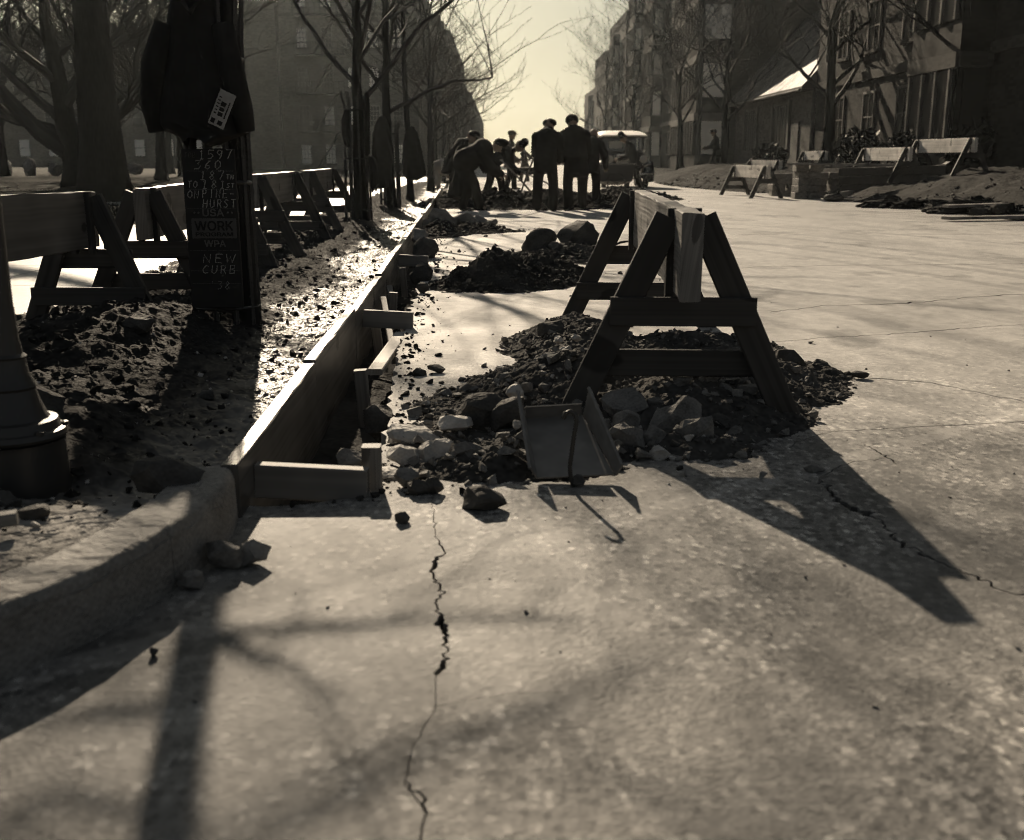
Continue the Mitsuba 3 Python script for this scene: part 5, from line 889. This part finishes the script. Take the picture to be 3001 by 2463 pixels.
# ---------------------------------------------------------------- parked car, front on
car = thing('car', 'dark sedan of the twenties with a pale roof, parked facing the camera', 'car')
CX_, CY_ = 4.22, 36.0
def cb(name, m, x0, x1, y0, y1, z0, z1, ch=0.02, par=car, **k): return obj(name, box(CX_ + x0, CX_ + x1, CY_ + y0, CY_ + y1, z0, z1, ch), m, par, **k)
cb('body', 'm_car_paint', -.70, .70, 1.35, 3.6, .55, 1.18, .06)
cb('hood', 'm_car_paint', -.36, .36, 0.25, 1.4, .62, 1.10, .10)
obj('cowl', hull([(CX_ + s * .36, CY_ + 1.2, z) for s in (-1, 1) for z in (.6, 1.12)] + [(CX_ + s * .68, CY_ + 1.55, z) for s in (-1, 1) for z in (.6, 1.16)]), 'm_car_paint', car)
cb('radiator', 'm_chrome', -.33, .33, .17, .25, .58, 1.10, .03); rg = cb('grille', 'm_iron', -.27, .27, .155, .17, .63, 1.04, .004)
objs('slat', [box(CX_ + x, CX_ + x + .012, CY_ + .148, CY_ + .156, .64, 1.03) for x in np.arange(-.26, .26, .045)], 'm_chrome', rg); obj('cap', lathe([(0.03, 1.10), (.03, 1.13), (.045, 1.14), (.02, 1.18), (0, 1.19)], 10, (CX_, CY_ + .21, 0)), 'm_chrome', car)
for s in (-1, 1):
    for y in (1.5, 2.5, 3.5): cb('pillar', 'm_car_paint', s * .70 - .035, s * .70 + .035, y - .035, y + .035, 1.18, 1.70, .01)
cb('windshield_frame', 'm_car_paint', -.66, .66, 1.47, 1.52, 1.18, 1.23, .006); ws_ = cb('windshield_header', 'm_car_paint', -.72, .72, 1.42, 1.54, 1.62, 1.72, .01)
scene_g = 'm_glass'; scene[scene_g] = {'type': 'thindielectric', 'int_ior': 1.5}
obj('windshield', trimesh.Trimesh([(CX_ - .66, CY_ + 1.495, 1.23), (CX_ + .66, CY_ + 1.495, 1.23), (CX_ + .66, CY_ + 1.495, 1.62), (CX_ - .66, CY_ + 1.495, 1.62)], [[0, 1, 2], [0, 2, 3]], process=False), scene_g, car)
cb('rear_wall', 'm_car_paint', -.70, .70, 3.5, 3.6, 1.18, 1.70, .02); cb('rear_window', 'm_shade', -.25, .22, 3.485, 3.499, 1.30, 1.56, .002); cb('seat', 'm_leather', -.6, .6, 2.3, 2.5, .7, 1.2, .05)
rp = [(CX_ + .80 * math.copysign(abs(math.cos(a)) ** .35, math.cos(a)), CY_ + y, 1.70 + hh * max(0, math.sin(a)) ** .6) for y, hh in ((1.05, .02), (1.5, .12), (2.2, .19), (3.66, .17)) for a in np.linspace(0, math.pi, 17)]
obj('roof', hull(rp + [(CX_ + s * .78, CY_ + y, 1.68) for s in (-1, 1) for y in (1.3, 3.68)]), 'm_car_roof', car, smooth=35)
for s in (-1, 1):
    hl_ = obj('headlight', lathe([(0.0, .16), (.05, .155), (.105, .09), (.125, 0.0), (.118, -.012)], 20), 'm_car_paint', car, smooth=40, to=T().translate([CX_ + s * .56, CY_ + .12, .93]).rotate([1, 0, 0], -90))
    obj('rim', lathe([(.118, -.02), (.13, -.012), (.13, .01), (.118, .016)], 20), 'm_chrome', hl_, to=T().translate([CX_ + s * .56, CY_ + .12, .93]).rotate([1, 0, 0], -90)); obj('lens', lathe([(0, -.035), (.06, -.03), (.118, -.01)], 20), 'm_lens', hl_, smooth=True, to=T().translate([CX_ + s * .56, CY_ + .12, .93]).rotate([1, 0, 0], -90))
    # fender: swept strip over the wheel
    a = np.linspace(rad(-25), rad(150), 14); c0 = np.array([CY_ + .55, .40]); pts = np.stack([c0[0] - .50 * np.cos(a), c0[1] + .47 * np.sin(a)], 1); pts = np.vstack([pts, [[CY_ + 1.3, .42], [CY_ + 1.7, .36]]])
    prof = np.array([(-.17, -.06), (-.13, .0), (0, .04), (.13, .0), (.17, -.06)]); nrm = np.gradient(pts, axis=0); nrm = np.stack([-nrm[:, 1], nrm[:, 0]], 1); nrm /= np.linalg.norm(nrm, axis=1, keepdims=True)
    if nrm[5, 1] < 0: nrm = -nrm
    V_ = np.array([[(CX_ + s * .76 + u, p[0] + n_[0] * w, p[1] + n_[1] * w) for u, w in prof] for p, n_ in zip(pts, nrm)]); obj('fender', grid_mesh(V_[..., 0], V_[..., 1], V_[..., 2]), 'm_car_paint', car, smooth=True)
    for yy in (.55, 3.0):
        wh = thing_w = obj('wheel', lathe([(.13, -.05), (.25, -.055), (.25, .055), (.13, .05)], 20), 'm_tyre', car, to=T().translate([CX_ + s * .70, CY_ + yy, .36]).rotate([0, 1, 0], 90))
        obj('tyre', lathe([(.27, -.06), (.33, -.065), (.36, -.03), (.36, .03), (.33, .065), (.27, .06), (.25, 0), (.27, -.06)], 28), 'm_tyre', wh, smooth=35, to=T().translate([CX_ + s * .70, CY_ + yy, .36]).rotate([0, 1, 0], 90))
        obj('spokes', cat_([tube([(0, .05 * math.cos(q), .05 * math.sin(q)), (0, .26 * math.cos(q), .26 * math.sin(q))], .018, 5) for q in np.arange(12) * math.pi / 6] + [place(lathe([(0, -.08), (.06, -.07), (.06, .07), (0, .08)], 10), (0, 0, 0), 0, 0, math.pi / 2)]), 'm_wood_dark', wh, to=T().translate([CX_ + s * .70, CY_ + yy, .36]))
    cb('side_lamp', 'm_chrome', s * .73 - .04, s * .73 + .04, 1.3, 1.4, 1.14, 1.24, .02); cb('running_board', 'm_iron', s * .72 - .12, s * .72 + .12, 1.6, 2.7, .33, .37, .01)
obj('bumper', cat_([tube([(CX_ - .85, CY_ - .05, z), (CX_ - .5, CY_ - .14, z), (CX_ + .5, CY_ - .14, z), (CX_ + .85, CY_ - .05, z)], .022, 6) for z in (.46,)]), 'm_chrome', car, smooth=True)
obj('axle', tube([(CX_ - .66, CY_ + .55, .33), (CX_, CY_ + .55, .27), (CX_ + .66, CY_ + .55, .33)], .03, 6), 'm_iron', car); cb('chassis', 'm_iron', -.4, .4, .3, 3.5, .42, .55, .02); cb('number_plate', 'm_board_pale', .16, .40, -.165, -.155, .40, .50, .002)
# two wheeled cart in front of the car
ct = thing('cart', 'dark two wheeled steel cart tipped in front of the parked car', 'cart')
cq = (3.35, 31.9)
obj('tub', hull([(cq[0] + x * s_, cq[1] + y, z) for s_, z in ((.52, .30), (.62, .78)) for x in (-1, 1) for y in (-.28, .28)] + [(cq[0] - .25, cq[1], .2), (cq[0] + .2, cq[1], .2)]), 'm_iron', ct)
obj('rim', tube([(cq[0] - .63, cq[1] - .29, .78), (cq[0] + .63, cq[1] - .29, .80), (cq[0] + .63, cq[1] + .29, .80), (cq[0] - .63, cq[1] + .29, .78), (cq[0] - .63, cq[1] - .29, .78)], .02, 6, cap=False), 'm_steel', ct)
for s in (-1, 1):
    q = np.linspace(0, 2 * math.pi, 29); wl = obj('wheel', tube(np.stack([cq[0] + .05 + .27 * np.cos(q), 0 * q + cq[1] + s * .36, .28 + .27 * np.sin(q)], 1), .016, 5, cap=False), 'm_iron', ct)
    obj('spokes', cat_([tube([(cq[0] + .05, cq[1] + s * .36, .28), (cq[0] + .05 + .26 * math.cos(b_), cq[1] + s * .36, .28 + .26 * math.sin(b_))], .008, 4) for b_ in np.arange(10) * math.pi / 5]), 'm_iron', wl)
    obj('handle', tube([(cq[0] + .55, cq[1] + s * .25, .62), (cq[0] + .9, cq[1] + s * .25, .72), (cq[0] + 1.05, cq[1] + s * .25, .78)], .018, 6), 'm_wood_dark', ct)
wb = thing('wheelbarrow', 'wheelbarrow with its handles raised, standing beyond the man in the flat cap', 'wheelbarrow')
obj('tray', hull([(1.0 + x * s_, 42 + y * s_, z) for s_, z in ((.32, .35), (.5, .62)) for x in (-1.3, 1) for y in (-.6, .6)]), 'm_iron', wb)
for s in (-1, 1): obj('handle', tube([(0.2, 42 + s * .2, .3), (1.0, 42 + s * .25, .42), (1.9, 42 + s * .3, .6)], .022, 6), 'm_wood_dark', wb); obj('leg', tube([(1.4, 42 + s * .26, .4), (1.45, 42 + s * .28, 0)], .02, 5), 'm_iron', wb)
q = np.linspace(0, 2 * math.pi, 25); obj('wheel', tube(np.stack([.2 + .2 * np.cos(q), 0 * q + 42, .21 + .2 * np.sin(q)], 1), .025, 6, cap=False), 'm_tyre', wb)

# ---------------------------------------------------------------- the air
scene['haze'] = {'type': 'cube', 'to_world': T().translate([0, 240, 12]).scale([260, 320, 15]), 'bsdf': {'type': 'null'}, 'interior': {'type': 'ref', 'id': 'air'}}
labels['haze'] = {'kind': 'stuff', 'label': 'thin bright smoky haze filling the street', 'category': 'haze'}
